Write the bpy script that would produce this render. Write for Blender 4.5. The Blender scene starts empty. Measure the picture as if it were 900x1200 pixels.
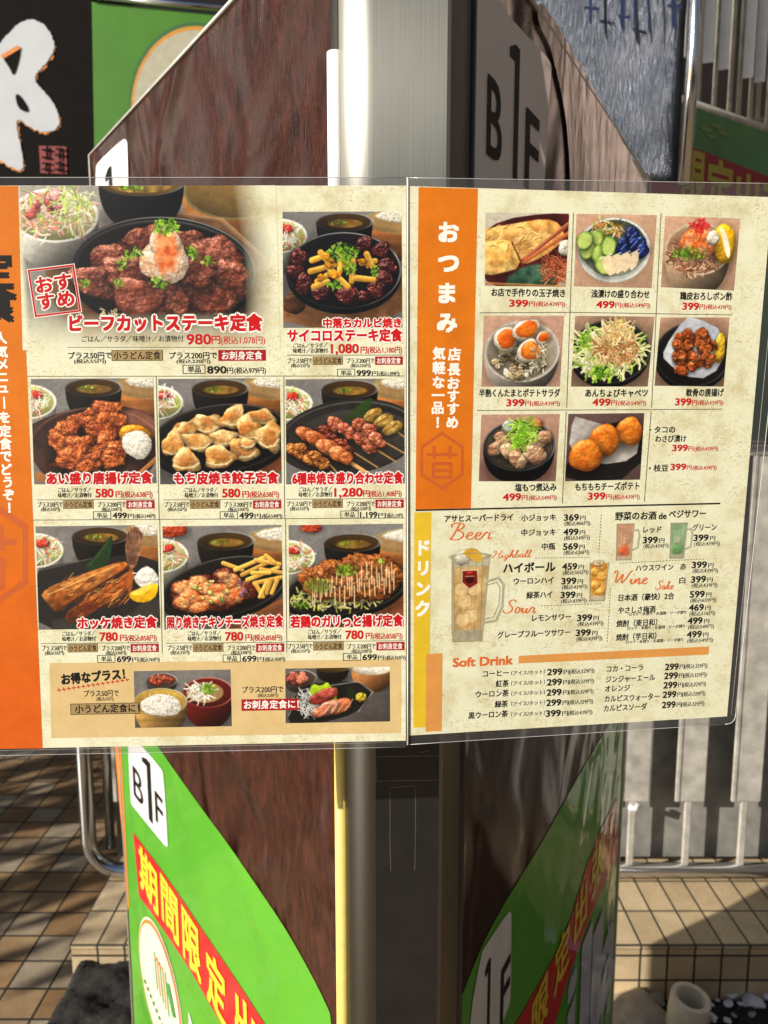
import bpy, bmesh, math, random
import numpy as np
from mathutils import Vector
from mathutils.geometry import tessellate_polygon

R = math.radians
scene = bpy.context.scene
COL = scene.collection

# ------------------------------------------------------------------ camera
PITCH, CAM_H, FPX = R(8.0), 1.45, 900.0
CAM = Vector((0, 0, CAM_H))
cd = bpy.data.cameras.new('camera')
cam = bpy.data.objects.new('camera', cd)
COL.objects.link(cam)
cam.location = CAM
cam.rotation_euler = (R(90) - PITCH, 0, 0)
cd.sensor_fit = 'HORIZONTAL'
cd.sensor_width = 36.0
cd.lens = 36.0
cd.clip_start = 0.02
cd.clip_end = 400
cd.dof.use_dof = True
cd.dof.focus_distance = 0.475
cd.dof.aperture_fstop = 20.0
scene.camera = cam

# ------------------------------------------------------------------ daylight
SUN_EL, SUN_AZ = R(22.0), R(61.5)           # low winter sun behind the viewer's left shoulder
to_sun = Vector((-math.sin(SUN_AZ) * math.cos(SUN_EL), -math.cos(SUN_AZ) * math.cos(SUN_EL), math.sin(SUN_EL)))
world = bpy.data.worlds.new('World')
scene.world = world
world.use_nodes = True
wn = world.node_tree
sky = wn.nodes.new('ShaderNodeTexSky')
sky.sky_type = 'NISHITA'
sky.sun_disc = False
sky.sun_elevation = SUN_EL
sky.sun_rotation = math.atan2(to_sun.x, to_sun.y)
bg = wn.nodes['Background']
wn.links.new(sky.outputs['Color'], bg.inputs['Color'])
bg.inputs['Strength'].default_value = 0.06
sl = bpy.data.lights.new('sun', 'SUN')
sl.energy = 5.0
sl.angle = R(0.5)
sl.color = (1.0, 0.93, 0.82)
so = bpy.data.objects.new('sun', sl)
COL.objects.link(so)
so.location = to_sun * 20
so.rotation_euler = to_sun.to_track_quat('Z', 'Y').to_euler()
vs = scene.view_settings
vs.view_transform = 'Standard'
vs.look = 'None'
vs.gamma = 1
vs.use_curve_mapping = False
vs.exposure = 0.55
scene.cycles.max_bounces = 8
scene.cycles.transparent_max_bounces = 12

# ------------------------------------------------------------------ helpers
def ray(px, py):
    u, v = (px - 450) / FPX, (600 - py) / FPX
    return Vector((u, math.cos(PITCH) + v * math.sin(PITCH), -math.sin(PITCH) + v * math.cos(PITCH)))
def at_y(px, py, y):
    r = ray(px, py); return CAM + r * (y / r.y)
def at_z(px, py, z):
    r = ray(px, py); return CAM + r * ((z - CAM_H) / r.z)

class Plane:
    """an upright plane: foot point, horizontal direction d, normal n towards the viewer"""
    def __init__(s, foot, d):
        s.o = Vector((foot[0], foot[1], 0)); s.d = Vector((d[0], d[1], 0)).normalized()
        s.n = Vector((s.d.y, -s.d.x, 0))
        if s.n.dot(CAM - s.o) < 0: s.n = -s.n
        s.z = Vector((0, 0, 1))
    def uv(s, px, py):
        r = ray(px, py); t = s.n.dot(s.o - CAM) / s.n.dot(r); p = CAM + r * t - s.o
        return p.dot(s.d), p.z
    def pt(s, u, v, off=0.0):
        return s.o + s.d * u + s.z * v + s.n * off

def tag(o, label=None, cat=None, group=None, kind=None):
    if label: o['label'] = label
    if cat: o['category'] = cat
    if group: o['group'] = group
    if kind: o['kind'] = kind
    return o
def empty(name, loc=(0, 0, 0)):
    o = bpy.data.objects.new(name, None); COL.objects.link(o)
    o.location = loc; o.empty_display_size = 0.05
    return o
def origin_of(o):
    p = Vector((0, 0, 0))
    while o is not None:
        p = p + o.location; o = o.parent
    return p

class MB:
    def __init__(s): s.v, s.f, s.m = [], [], []
    def add(s, verts, faces, mi=0):
        b = len(s.v)
        s.v += [tuple(x) for x in verts]
        for f in faces: s.f.append(tuple(b + i for i in f)); s.m.append(mi)
        return s
    def box(s, c, size, mi=0, ax=None):
        hx, hy, hz = size[0] / 2, size[1] / 2, size[2] / 2
        X, Y, Z = ax or (Vector((1, 0, 0)), Vector((0, 1, 0)), Vector((0, 0, 1)))
        c = Vector(c)
        vs_ = [c + X * (i * hx) + Y * (j * hy) + Z * (k * hz) for k in (-1, 1) for j in (-1, 1) for i in (-1, 1)]
        return s.add(vs_, [(0, 2, 3, 1), (4, 5, 7, 6), (0, 1, 5, 4), (2, 6, 7, 3), (0, 4, 6, 2), (1, 3, 7, 5)], mi)
    def tube(s, pts, r, n=12, mi=0, cap=True):
        pts = [Vector(p) for p in pts]; rings = []
        ref = None
        for i, p in enumerate(pts):
            t = (pts[min(i + 1, len(pts) - 1)] - pts[max(i - 1, 0)]).normalized()
            if ref is None:
                ref = t.orthogonal().normalized()
            ref = (ref - t * ref.dot(t)).normalized()
            b = t.cross(ref)
            rr = r[i] if isinstance(r, (list, tuple)) else r
            rings.append([p + (ref * math.cos(2 * math.pi * k / n) + b * math.sin(2 * math.pi * k / n)) * rr for k in range(n)])
        vs_ = [q for ring in rings for q in ring]; fs = []
        for i in range(len(pts) - 1):
            for k in range(n):
                a, b2 = i * n + k, i * n + (k + 1) % n
                fs.append((a, b2, b2 + n, a + n))
        if cap:
            fs.append(tuple(range(n - 1, -1, -1))); fs.append(tuple((len(pts) - 1) * n + k for k in range(n)))
        return s.add(vs_, fs, mi)
    def prism(s, plan, z0, z1, mi=0):
        n = len(plan)
        vs_ = [(x, y, z0) for x, y in plan] + [(x, y, z1) for x, y in plan]
        fs = [(i, (i + 1) % n, n + (i + 1) % n, n + i) for i in range(n)]
        fs += [tuple(range(n - 1, -1, -1)), tuple(range(n, 2 * n))]
        return s.add(vs_, fs, mi)
    def poly(s, pts, mi=0):
        """a flat outline of any shape, triangulated"""
        pts = [Vector(p) for p in pts]
        return s.add(pts, tessellate_polygon([pts]), mi)
    def slab(s, pts, back, mi=0, mi_side=None):
        """outline with thickness: 'back' is the vector from face to back"""
        pts = [Vector(p) for p in pts]; n = len(pts)
        tri = tessellate_polygon([pts])
        s.add(pts, tri, mi)
        s.add([p + back for p in pts], [tuple(reversed(t)) for t in tri], mi)
        s.add(pts + [p + back for p in pts], [(i, (i + 1) % n, n + (i + 1) % n, n + i) for i in range(n)], mi if mi_side is None else mi_side)
        return s
    def build(s, name, mats, parent=None, smooth=False, bevel=0, face_to=None, loc=None):
        me = bpy.data.meshes.new(name)
        o = bpy.data.objects.new(name, me); COL.objects.link(o)
        if parent is not None: o.parent = parent
        if loc is not None: o.location = Vector(loc) - (origin_of(parent) if parent else Vector())
        org = origin_of(o)
        me.from_pydata([(v[0] - org.x, v[1] - org.y, v[2] - org.z) for v in s.v], [], s.f)
        if not isinstance(mats, (list, tuple)): mats = [mats]
        for m in mats: me.materials.append(m)
        me.polygons.foreach_set('material_index', s.m)
        if face_to is not None:
            flip = [p.index for p in me.polygons if p.normal.dot(Vector(face_to) - (p.center + org)) < 0]
            if flip:
                bm = bmesh.new(); bm.from_mesh(me); bm.faces.ensure_lookup_table()
                bmesh.ops.reverse_faces(bm, faces=[bm.faces[i] for i in flip]); bm.to_mesh(me); bm.free()
        else:
            bm = bmesh.new(); bm.from_mesh(me)
            bmesh.ops.recalc_face_normals(bm, faces=bm.faces[:]); bm.to_mesh(me); bm.free()
        if smooth: me.polygons.foreach_set('use_smooth', [True] * len(me.polygons))
        if bevel:
            b = o.modifiers.new('bevel', 'BEVEL'); b.width = bevel; b.segments = 2; b.limit_method = 'ANGLE'; b.angle_limit = R(40)
        me.update()
        return o

def chaikin(pts, n=2, closed=True):
    for _ in range(n):
        out = []; m = len(pts)
        for i in range(m if closed else m - 1):
            a, b = pts[i], pts[(i + 1) % m]
            out += [(a[0] * .75 + b[0] * .25, a[1] * .75 + b[1] * .25), (a[0] * .25 + b[0] * .75, a[1] * .25 + b[1] * .75)]
        if not closed: out = [pts[0]] + out + [pts[-1]]
        pts = out
    return pts

# ------------------------------------------------------------------ materials
def nodes_of(name):
    m = bpy.data.materials.new(name); m.use_nodes = True
    nt = m.node_tree
    return m, nt, nt.nodes['Principled BSDF']
def coords(nt, scale=(1, 1, 1), kind='Object'):
    tc = nt.nodes.new('ShaderNodeTexCoord'); mp = nt.nodes.new('ShaderNodeMapping')
    mp.inputs['Scale'].default_value = scale
    nt.links.new(tc.outputs[kind], mp.inputs['Vector'])
    return mp.outputs['Vector']
def noise(nt, vec, scale, detail=4, rough=.55, dist=0.0):
    n = nt.nodes.new('ShaderNodeTexNoise')
    n.inputs['Scale'].default_value = scale; n.inputs['Detail'].default_value = detail
    n.inputs['Roughness'].default_value = rough; n.inputs['Distortion'].default_value = dist
    if vec is not None: nt.links.new(vec, n.inputs['Vector'])
    return n.outputs['Fac']
def ramp(nt, fac, stops):
    r = nt.nodes.new('ShaderNodeValToRGB'); e = r.color_ramp.elements
    while len(e) < len(stops): e.new(.5)
    for el, (p, c) in zip(e, stops):
        el.position = p; el.color = (*c, 1) if len(c) == 3 else c
    nt.links.new(fac, r.inputs['Fac'])
    return r.outputs['Color']
def mix(nt, fac, a, b, mode='MIX'):
    n = nt.nodes.new('ShaderNodeMix'); n.data_type = 'RGBA'; n.blend_type = mode
    for sock, val in ((n.inputs[0], fac), (n.inputs[6], a), (n.inputs[7], b)):
        if isinstance(val, bpy.types.NodeSocket): nt.links.new(val, sock)
        elif isinstance(val, (int, float)): sock.default_value = val
        else: sock.default_value = (*val, 1) if len(val) == 3 else val
    return n.outputs[2]
def bump(nt, b, height, strength=.3, dist=.002):
    n = nt.nodes.new('ShaderNodeBump'); n.inputs['Strength'].default_value = strength; n.inputs['Distance'].default_value = dist
    nt.links.new(height, n.inputs['Height']); nt.links.new(n.outputs['Normal'], b.inputs['Normal'])
    return n
def simple(name, col, rough=.5, metal=0.0, var=.12, vscale=30, coat=0.0, bmp=0.0, bscale=200, spec=None):
    m, nt, b = nodes_of(name)
    v = coords(nt)
    f = noise(nt, v, vscale, 5)
    c = ramp(nt, f, [(.25, tuple(x * (1 - var) for x in col)), (.75, tuple(min(1, x * (1 + var)) for x in col))])
    nt.links.new(c, b.inputs['Base Color'])
    b.inputs['Roughness'].default_value = rough; b.inputs['Metallic'].default_value = metal
    b.inputs['Coat Weight'].default_value = coat; b.inputs['Coat Roughness'].default_value = .06
    if spec is not None: b.inputs['Specular IOR Level'].default_value = spec
    if bmp: bump(nt, b, noise(nt, v, bscale, 4), bmp)
    return m

def wavy(nt, b, wscale, strength, dist, coat_too=True, sparkle=0.0, det=3):
    """gentle waves and creases of laminated film"""
    v = coords(nt, wscale)
    h = noise(nt, v, 1.0, det, .45, 1.0)
    if sparkle:
        hs = noise(nt, coords(nt, (420, 420, 90)), 1.0, 3, .7)
        ma = nt.nodes.new('ShaderNodeMath'); ma.operation = 'MULTIPLY_ADD'; ma.inputs[1].default_value = sparkle
        nt.links.new(hs, ma.inputs[0]); nt.links.new(h, ma.inputs[2]); h = ma.outputs[0]
    n = bump(nt, b, h, strength, dist)
    if coat_too: nt.links.new(n.outputs['Normal'], b.inputs['Coat Normal'])
    return n

def wood_print(name, dark, light, wscale=(9, 9, 5), wstr=.5, wdist=.01, rough=.35):
    m, nt, b = nodes_of(name)
    v = coords(nt, (22, 22, 9))
    g = noise(nt, v, 3.0, 9, .68, 1.6)
    v2 = coords(nt, (60, 60, 14))
    g2 = noise(nt, v2, 4.0, 6, .7, .8)
    c1 = ramp(nt, g, [(.30, dark), (.62, light), (.80, tuple(x * 1.9 for x in light))])
    c = mix(nt, .55, c1, ramp(nt, g2, [(.35, (.35, .3, .3)), (.7, (1.2, 1.1, 1.1))]), 'MULTIPLY')
    nt.links.new(c, b.inputs['Base Color'])
    b.inputs['Roughness'].default_value = rough; b.inputs['Specular IOR Level'].default_value = .15
    b.inputs['Coat Weight'].default_value = 1.0; b.inputs['Coat Roughness'].default_value = .06
    wavy(nt, b, wscale, wstr, wdist, True, .012, 1.6)
    return m

def vinyl(name, col, wscale=(5, 5, 4.5), wstr=.45, wdist=.014, var=.05):
    m, nt, b = nodes_of(name)
    f = noise(nt, coords(nt), 7, 4)
    nt.links.new(ramp(nt, f, [(.3, tuple(x * (1 - var) for x in col)), (.7, tuple(min(1, x * (1 + var)) for x in col))]), b.inputs['Base Color'])
    b.inputs['Roughness'].default_value = .4
    b.inputs['Coat Weight'].default_value = .8; b.inputs['Coat Roughness'].default_value = .05
    wavy(nt, b, wscale, wstr, wdist, True, 0.0, 1.5)
    return m

def tiles(name, cols, size, mortar=.004, rough=.45, mcol=(.03, .026, .02), offset=0.0, wh=1.0, swizzle=None, dirt=.5):
    """cut tiles in a grid: each tile gets its own tone by a cell-noise lookup"""
    m, nt, b = nodes_of(name)
    tc = nt.nodes.new('ShaderNodeTexCoord'); vec = tc.outputs['Object']
    if swizzle:
        sp = nt.nodes.new('ShaderNodeSeparateXYZ'); nt.links.new(vec, sp.inputs[0])
        cb = nt.nodes.new('ShaderNodeCombineXYZ')
        for i, ax in enumerate(swizzle): nt.links.new(sp.outputs[ax], cb.inputs[i])
        vec = cb.outputs[0]
    br = nt.nodes.new('ShaderNodeTexBrick')
    br.offset = offset; br.squash = 1.0
    br.inputs['Scale'].default_value = 1.0
    br.inputs['Brick Width'].default_value = size; br.inputs['Row Height'].default_value = size * wh
    br.inputs['Mortar Size'].default_value = mortar; br.inputs['Mortar Smooth'].default_value = .15
    br.inputs['Color1'].default_value = (0, 0, 0, 1); br.inputs['Color2'].default_value = (1, 1, 1, 1)
    br.inputs['Mortar'].default_value = (.5, .5, .5, 1)
    nt.links.new(vec, br.inputs['Vector'])
    stops = [((i + .0) / len(cols), c) for i, c in enumerate(cols)]
    r = nt.nodes.new('ShaderNodeValToRGB'); r.color_ramp.interpolation = 'LINEAR'
    e = r.color_ramp.elements
    while len(e) < len(stops): e.new(.5)
    for el, (p, c) in zip(e, stops): el.position = p; el.color = (*c, 1)
    nt.links.new(br.outputs['Color'], r.inputs['Fac'])
    n1 = noise(nt, tc.outputs['Object'], 9, 6, .65)
    n2 = noise(nt, tc.outputs['Object'], 140, 4, .7)
    c = mix(nt, dirt, r.outputs['Color'], ramp(nt, n1, [(.3, (.45, .42, .4)), (.65, (1.05, 1.05, 1.05))]), 'MULTIPLY')
    c = mix(nt, .35, c, ramp(nt, n2, [(.3, (.55, .55, .55)), (.7, (1.15, 1.15, 1.15))]), 'MULTIPLY')
    c = mix(nt, br.outputs['Fac'], c, mcol)
    nt.links.new(c, b.inputs['Base Color'])
    b.inputs['Roughness'].default_value = rough
    inv = nt.nodes.new('ShaderNodeMath'); inv.operation = 'SUBTRACT'; inv.inputs[0].default_value = 1.0
    nt.links.new(br.outputs['Fac'], inv.inputs[1])
    add = nt.nodes.new('ShaderNodeMath'); add.operation = 'MULTIPLY_ADD'; add.inputs[1].default_value = .12
    nt.links.new(n2, add.inputs[0]); nt.links.new(inv.outputs[0], add.inputs[2])
    bump(nt, b, add.outputs[0], .7, .003)
    return m

def steel(name, col=(.62, .60, .56), rough=.3, streak=(700, 700, 3), bstr=.25, aniso=0.0):
    m, nt, b = nodes_of(name)
    f = noise(nt, coords(nt, streak), 1.0, 5, .7)
    f2 = noise(nt, coords(nt, (14, 14, 5)), 1.0, 4, .6)
    c = mix(nt, .35, ramp(nt, f, [(.3, tuple(x * .95 for x in col)), (.7, col)]), ramp(nt, f2, [(.3, (.62, .60, .55)), (.7, (1.05, 1.05, 1.05))]), 'MULTIPLY')
    nt.links.new(c, b.inputs['Base Color'])
    b.inputs['Metallic'].default_value = 1.0
    rr = ramp(nt, f, [(.3, (rough * .92,) * 3), (.7, (rough * 1.12,) * 3)])
    nt.links.new(rr, b.inputs['Roughness'])
    bump(nt, b, f, bstr, .0006)
    if aniso:
        b.inputs['Anisotropic'].default_value = aniso
        tg = nt.nodes.new('ShaderNodeTangent'); tg.direction_type = 'RADIAL'; tg.axis = 'Z'
        nt.links.new(tg.outputs[0], b.inputs['Tangent'])
    return m

M = {}
M['steel'] = steel('brushed_steel', (.195, .192, .172), .325, (1500, 1500, 3.0), .03, .9)
M['chrome'] = simple('polished_steel', (.60, .61, .62), .16, 1.0, .10, 12)
M['galv'] = simple('galvanised_plate', (.48, .46, .41), .5, .25, .34, 26, bmp=.12, bscale=160)
M['backing'] = simple('weathered_sheet', (.23, .225, .205), .55, .1, .34, 18, bmp=.1)
M['dark_wall'] = simple('dark_facade', (.010, .008, .007), .8, 0, .3, 5, spec=.2)
M['black_plate'] = simple('black_plate', (.012, .012, .011), .3, 0, .3, 30, bmp=.05)
M['scratch'] = simple('scratch', (.16, .155, .14), .6, 0, .3, 300)
M['black'] = simple('black_ink', (.009, .008, .008), .5, 0, .1)
M['glyph_black'] = simple('black_vinyl', (.007, .007, .007), .55, 0, .1, spec=.15)
M['white_plate'] = simple('white_painted_plate', (.74, .74, .74), .45, 0, .1, 20)
M['white_vinyl'] = vinyl('white_vinyl', (.72, .72, .73))
M['green_vinyl'] = vinyl('green_vinyl', (.082, .36, .018), var=.07)
M['red_vinyl'] = vinyl('red_vinyl', (.58, .010, .014))
M['yellow_vinyl'] = vinyl('yellow_vinyl', (.85, .66, .035))
M['cream_vinyl'] = vinyl('cream_vinyl', (.78, .74, .60))
M['orange_vinyl'] = vinyl('orange_vinyl', (.80, .24, .025))
M['yellow_edge'] = simple('yellow_edge_band', (.70, .55, .14), .45, 0, .12, 60)
M['white_edge'] = simple('white_edge_band', (.80, .79, .76), .5, 0, .06, 60)
M['soil'] = simple('dark_soil', (.014, .011, .009), .85, 0, .9, 60, bmp=1.0, bscale=120)
M['pebble'] = simple('white_pebble', (.62, .62, .64), .6, 0, .15, 40, bmp=.2, bscale=120)
M['rock'] = simple('beige_rock', (.34, .29, .22), .8, 0, .3, 30, bmp=.4, bscale=90)
M['pvc'] = simple('ivory_pvc', (.60, .54, .42), .45, 0, .12, 40)
M['black_glass'] = simple('window_glass', (.02, .025, .03), .1, 0, .2, 3)
# ================================================================== the setting
WALL_Y = 3.45
pave = tiles('pavement_tiles', [(.40, .275, .155), (.37, .225, .11), (.38, .31, .22), (.42, .345, .25), (.33, .20, .10)], .105, .0035, .42, wh=.92, dirt=.75)
g = MB()
g.add([(-60, -60, 0), (60, -60, 0), (60, 60, 0), (-60, 60, 0)], [(0, 1, 2, 3)])
tag(g.build('pavement', pave), kind='structure')

# building front behind everything: a wall with recessed dark bays
wall = empty('building', (0, WALL_Y, 0))
tag(wall, 'dark shop front wall closing the view behind the fence and the signs', 'building')
w = MB()
w.box((0, WALL_Y + .2, 2.1), (16, .3, 4.2))
w.build('facade', M['dark_wall'], wall)
w = MB(); w.box((0, WALL_Y + .1, 7.2), (16, .5, 6.0))
w.build('upper_storey', tiles('upper_facade', [(.30, .25, .20), (.33, .28, .23), (.28, .24, .19)], .30, .012, .6, wh=.5, swizzle=(0, 2, 1)), wall)
for i in range(6):
    w = MB(); w.box((-6.6 + i * 2.6, WALL_Y - .155, 6.2), (1.3, .02, 1.5)); w.build('window', M['black_glass'], wall)
w = MB()
for i in range(9):
    w.box((-5.6 + i * 1.4, WALL_Y + .03, 1.3), (.07, .05, 2.6))
w.box((0, WALL_Y + .028, 2.62), (13, .046, .07))
w.build('door_frame', simple('dark_frame', (.03, .028, .026), .4), wall)
w = MB(); w.box((0, WALL_Y + .025, .06), (14, .05, .12))
w.build('base_course', simple('base_course', (.02, .018, .016), .6), wall)

for lab, x0_, x1_, c_ in (('added unseen pale grey shutter farthest along the wall on the left', -6.6, -4.5, (.60, .58, .55)), ('added unseen narrow pale shutter on the wall left of the black shop sign', -3.7, -2.9, (.60, .58, .55)), ('added unseen pale pinkish shutter right of the fence', 1.98, 2.6, (.74, .58, .52))):
    sh_ = empty('added_reflector', ((x0_ + x1_) / 2, WALL_Y - .1, 0)); tag(sh_, lab, 'reflector')  # unseen slatted panels, added to throw pale reflections onto the sign boards
    w = MB()
    for k in range(0 if x0_ < 0 else 27, 52): w.box(((x0_ + x1_) / 2, WALL_Y - .04 - .012 * (k % 2), .04 + k * .078), (x1_ - x0_, .05, .079))
    w.build('reflector_slats', simple('reflector_paint', c_, .5, 0, .12, 2), sh_)
    w = MB(); w.box(((x0_ + x1_) / 2, WALL_Y - .09, 4.1), (x1_ - x0_ + .1, .2, .28)); w.build('reflector_top', simple('reflector_box', (.25, .24, .23), .5), sh_)

# the rest of the narrow street, which shades and is mirrored in the shiny boards
for nm, lab, x0_, x1_, y0_, y1_, hh, c_ in (('building', 'low pale building closing the street behind the viewer', -5.5, 8, -17, -14, 4.4, (.42, .38, .33)),
                                         ('building', 'tall dark brown building along the street on the viewer\'s right', 4.6, 8, -13.5, 3.0, 9, (.045, .036, .030)),
                                         ('building', 'grey building beyond the street on the viewer\'s left', -9.5, -6.6, 1.7, 3.3, 12, (.34, .32, .30))):
    bb = empty(nm, ((x0_ + x1_) / 2, (y0_ + y1_) / 2, 0)); tag(bb, lab, 'building')
    w = MB(); w.box(((x0_ + x1_) / 2, (y0_ + y1_) / 2, hh / 2), (x1_ - x0_, y1_ - y0_, hh))
    w.build('facade', simple('street_facade', c_, .7, 0, .2, 2), bb)
    for fl_ in range(int(hh / 3)):
        w = MB()
        w.box(((x0_ + x1_) / 2, (y0_ + y1_) / 2, 1.9 + fl_ * 3), (x1_ - x0_ + .04, y1_ - y0_ + .04, 1.2)); w.build('window_band', M['black_glass'], bb)

# unseen tree added on the left so that its crown dapples the pavement
tr = empty('added_shade_tree', (-4.1, 1.0, 0)); tag(tr, 'unseen small leafy tree added for dappled shade far left of the pillar sign', 'tree')
rt = random.Random(12)
w = MB(); w.tube([(-4.1, 1.0, 0), (-4.08, 1.02, 1.0), (-4.13, .98, 1.7), (-4.1, 1.0, 2.5)], [.09, .07, .06, .03], 10)
for k in range(7):
    a_ = k * .9; w.tube([(-4.1, 1.0, 1.2 + k * .13), (-4.1 + .5 * math.cos(a_), 1.0 + .5 * math.sin(a_), 1.45 + k * .14), (-4.1 + 1.0 * math.cos(a_), 1.0 + 1.0 * math.sin(a_), 1.6 + k * .17)], [.035, .022, .008], 7)
w.build('shade_tree_trunk', simple('shade_tree_bark', (.10, .075, .055), .9, 0, .3, 20, bmp=.5), tr, smooth=True)
w = MB()
for k in range(2000):
    a_, q_, zz = rt.uniform(0, 6.283), math.sqrt(rt.random()), rt.uniform(.95, 2.9)
    rr = 1.15 * math.sqrt(max(.02, 1 - ((zz - 1.95) / 1.0) ** 2)); c_ = Vector((-4.1 + rr * q_ * math.cos(a_), 1.0 + rr * q_ * math.sin(a_), zz))
    if math.sin(c_.x * 5) * math.sin(c_.y * 5.3) * math.sin(c_.z * 4.1) < -.15: continue
    n_ = Vector((rt.uniform(-1, 1), rt.uniform(-1, 1), rt.uniform(-.3, 1))).normalized(); t_ = n_.orthogonal().normalized(); b2 = n_.cross(t_); L_ = rt.uniform(.05, .09)
    w.add([c_ - t_ * L_, c_ + b2 * L_ * .45, c_ + t_ * L_, c_ - b2 * L_ * .45], [(0, 1, 2, 3)])
w.build('shade_tree_crown', simple('shade_tree_leaf', (.05, .09, .025), .5, 0, .4, 8), tr)

# raised tiled plinth carrying the fence
ZT = .158
YF = at_z(700, 1108, ZT).y
YB = at_z(700, 1035, ZT).y
XL = at_z(80, 1112, ZT).x
m_top = tiles('plinth_tiles', [(.58, .45, .27), (.64, .50, .31), (.52, .39, .23)], .0655, .0028, .5, mcol=(.035, .03, .022), wh=1.9, dirt=.45)
m_front = tiles('plinth_front_tiles', [(.58, .45, .27), (.64, .50, .31), (.52, .39, .23)], .0655, .0028, .5, mcol=(.035, .03, .022), wh=1.0, swizzle=(0, 2, 1), dirt=.45)
pl = empty('tiled_plinth', (XL, YF, 0))
tag(pl, 'low beige tiled plinth under the steel fence', 'plinth')
p = MB(); p.box(((XL + 2.2) / 2, (YF + 2.12) / 2, ZT / 2 - .002), (2.2 - XL, 2.12 - YF, ZT - .004))
p.build('riser', m_front, pl, bevel=.004)
p = MB(); p.box(((XL + 2.2) / 2, (YF - .003 + 2.123) / 2, ZT - .004), (2.206 - XL, 2.126 - YF, .012))
p.build('tile_cap', m_top, pl, bevel=.003)

# soil bed in front of the plinth: heaped at one end
random.seed(4)
sb = MB(); nx, ny = 260, 60
x0, x1, y0, y1 = XL - .03, 2.2, YF - .46, YF - .004
vv = []
for j in range(ny + 1):
    for i in range(nx + 1):
        x = x0 + (x1 - x0) * i / nx; y = y0 + (y1 - y0) * j / ny
        e = min(1, i / 5) * min(1, j / 5)
        heap = .105 * math.exp(-max(0, x - (XL + .32)) ** 2 / .05)
        z = e * (heap + .012 + random.uniform(-.004, .004) + .010 * math.sin(x * 31 + y * 17) * math.sin(y * 43 - x * 11)) + .004
        vv.append((x, y, z))
sb.add(vv, [(j * (nx + 1) + i, j * (nx + 1) + i + 1, (j + 1) * (nx + 1) + i + 1, (j + 1) * (nx + 1) + i) for j in range(ny) for i in range(nx)])
tag(sb.build('soil_bed', M['soil'], smooth=True), kind='structure')

# ------------------------------------------------------------------ steel fence on the plinth
FY = 1.95
f0 = at_y(99, 900, FY); zb = at_y(700, 1020, FY).z; zt = at_y(880, 526, FY).z
fence = empty('steel_fence', (0, FY, ZT))
tag(fence, 'tubular steel fence with hanging grey slats behind the menu', 'fence')
rad = .021; cr = .09; xl = f0.x; xr = 2.0
path = [(xl, FY, zt - cr)]
arc = lambda cx, cz, a0, a1: [(cx + cr * math.cos(R(a0 + (a1 - a0) * k / 8)), FY, cz + cr * math.sin(R(a0 + (a1 - a0) * k / 8))) for k in range(9)]
pts = [(xr, FY, zt)] + arc(xl + cr, zt - cr, 90, 180) + arc(xl + cr, zb + cr, 180, 270) + [(xr, FY, zb)]
fr = MB(); fr.tube(pts, rad, 16)
fr.build('frame', M['chrome'], fence, smooth=True)
fr = MB()
fr.tube([(xl + .055, FY + .012, zb + .06), (xl + .055, FY + .012, zt - .03)], .013, 10)
fr.build('inner_post', M['chrome'], fence, smooth=True)
bk = MB(); bk.box(((xl + xr) / 2 + .03, FY + .052, (zb + zt) / 2), (xr - xl - .06, .004, zt - zb - .02))
bk.build('backing_sheet', M['backing'], fence)
zc = at_y(800, 943, FY).z
xs0 = at_y(804, 980, FY).x; step = at_y(869, 980, FY).x - xs0
x = xs0 - 9 * step
while x > xl + .1: x -= step
x += step
while x < xr - .03:
    rd = MB(); rd.box((x, FY, (zb + zt) / 2), (.017, .012, zt - zb - .02))
    rd.build('rod', M['galv'], fence, bevel=.002)
    sm = MB(); jit = random.uniform(-.003, .003)
    sm.box((x, FY - .0085, (zc + zt) / 2), (.079, .004, zt - zc - .03))
    sm.box((x - .034, FY - .0115, (zc + zt) / 2), (.010, .003, zt - zc - .03))
    sm.build('slat', M['galv'], fence, bevel=.001)
    x += step
for k, fx in enumerate((xl + .12, xs0 - 2 * step + .04, xs0 + 3 * step + .03)):
    ft = MB(); ft.tube([(fx, FY, zb), (fx, FY, ZT)], .012, 10); ft.tube([(fx, FY, ZT), (fx, FY, ZT + .006)], .028, 14)
    ft.build('foot', M['chrome'], fence, smooth=True)
# small white cable tie at a slat foot
q = at_y(742, 945, FY - .02)
ct = MB(); ct.tube([(q.x - .012, q.y, q.z), (q.x + .004, q.y - .004, q.z - .006), (q.x + .014, q.y, q.z + .006)], .008, 8)
tag(ct.build('cable_tie', M['pebble'], smooth=True), 'white plastic tie knotted round a fence rod below the menu', 'cable tie')

# ------------------------------------------------------------------ things on the soil bed
def stone(px, py, r, sq, seed, mat, name, label, group=None, z=.018):
    rnd = random.Random(seed); c = at_z(px, py, z)
    bm = bmesh.new(); bmesh.ops.create_icosphere(bm, subdivisions=3, radius=1)
    ax = [Vector((rnd.uniform(-1, 1), rnd.uniform(-1, 1), rnd.uniform(-1, 1))).normalized() for _ in range(7)]
    for v in bm.verts:
        d = 1.0
        for a in ax:
            k = v.co.dot(a)
            if k > .62: d = min(d, .62 / k + .03)
        v.co = Vector((v.co.x * r * rnd.uniform(.985, 1.015) * d * 1.25, v.co.y * r * d, v.co.z * r * sq * d)) 
    me = bpy.data.meshes.new(name); bm.to_mesh(me); bm.free(); me.materials.append(mat)
    for pz in me.polygons: pz.use_smooth = True
    o = bpy.data.objects.new(name, me); COL.objects.link(o); o.location = (c.x, c.y, z + r * sq * .25); o.rotation_euler = (0, 0, rnd.uniform(0, 3))
    return tag(o, label, 'stone', group)
stone(742, 1194, .085, .62, 3, M['rock'], 'rock', 'rounded beige rock lying in front of the plinth beside the pipe')
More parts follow.
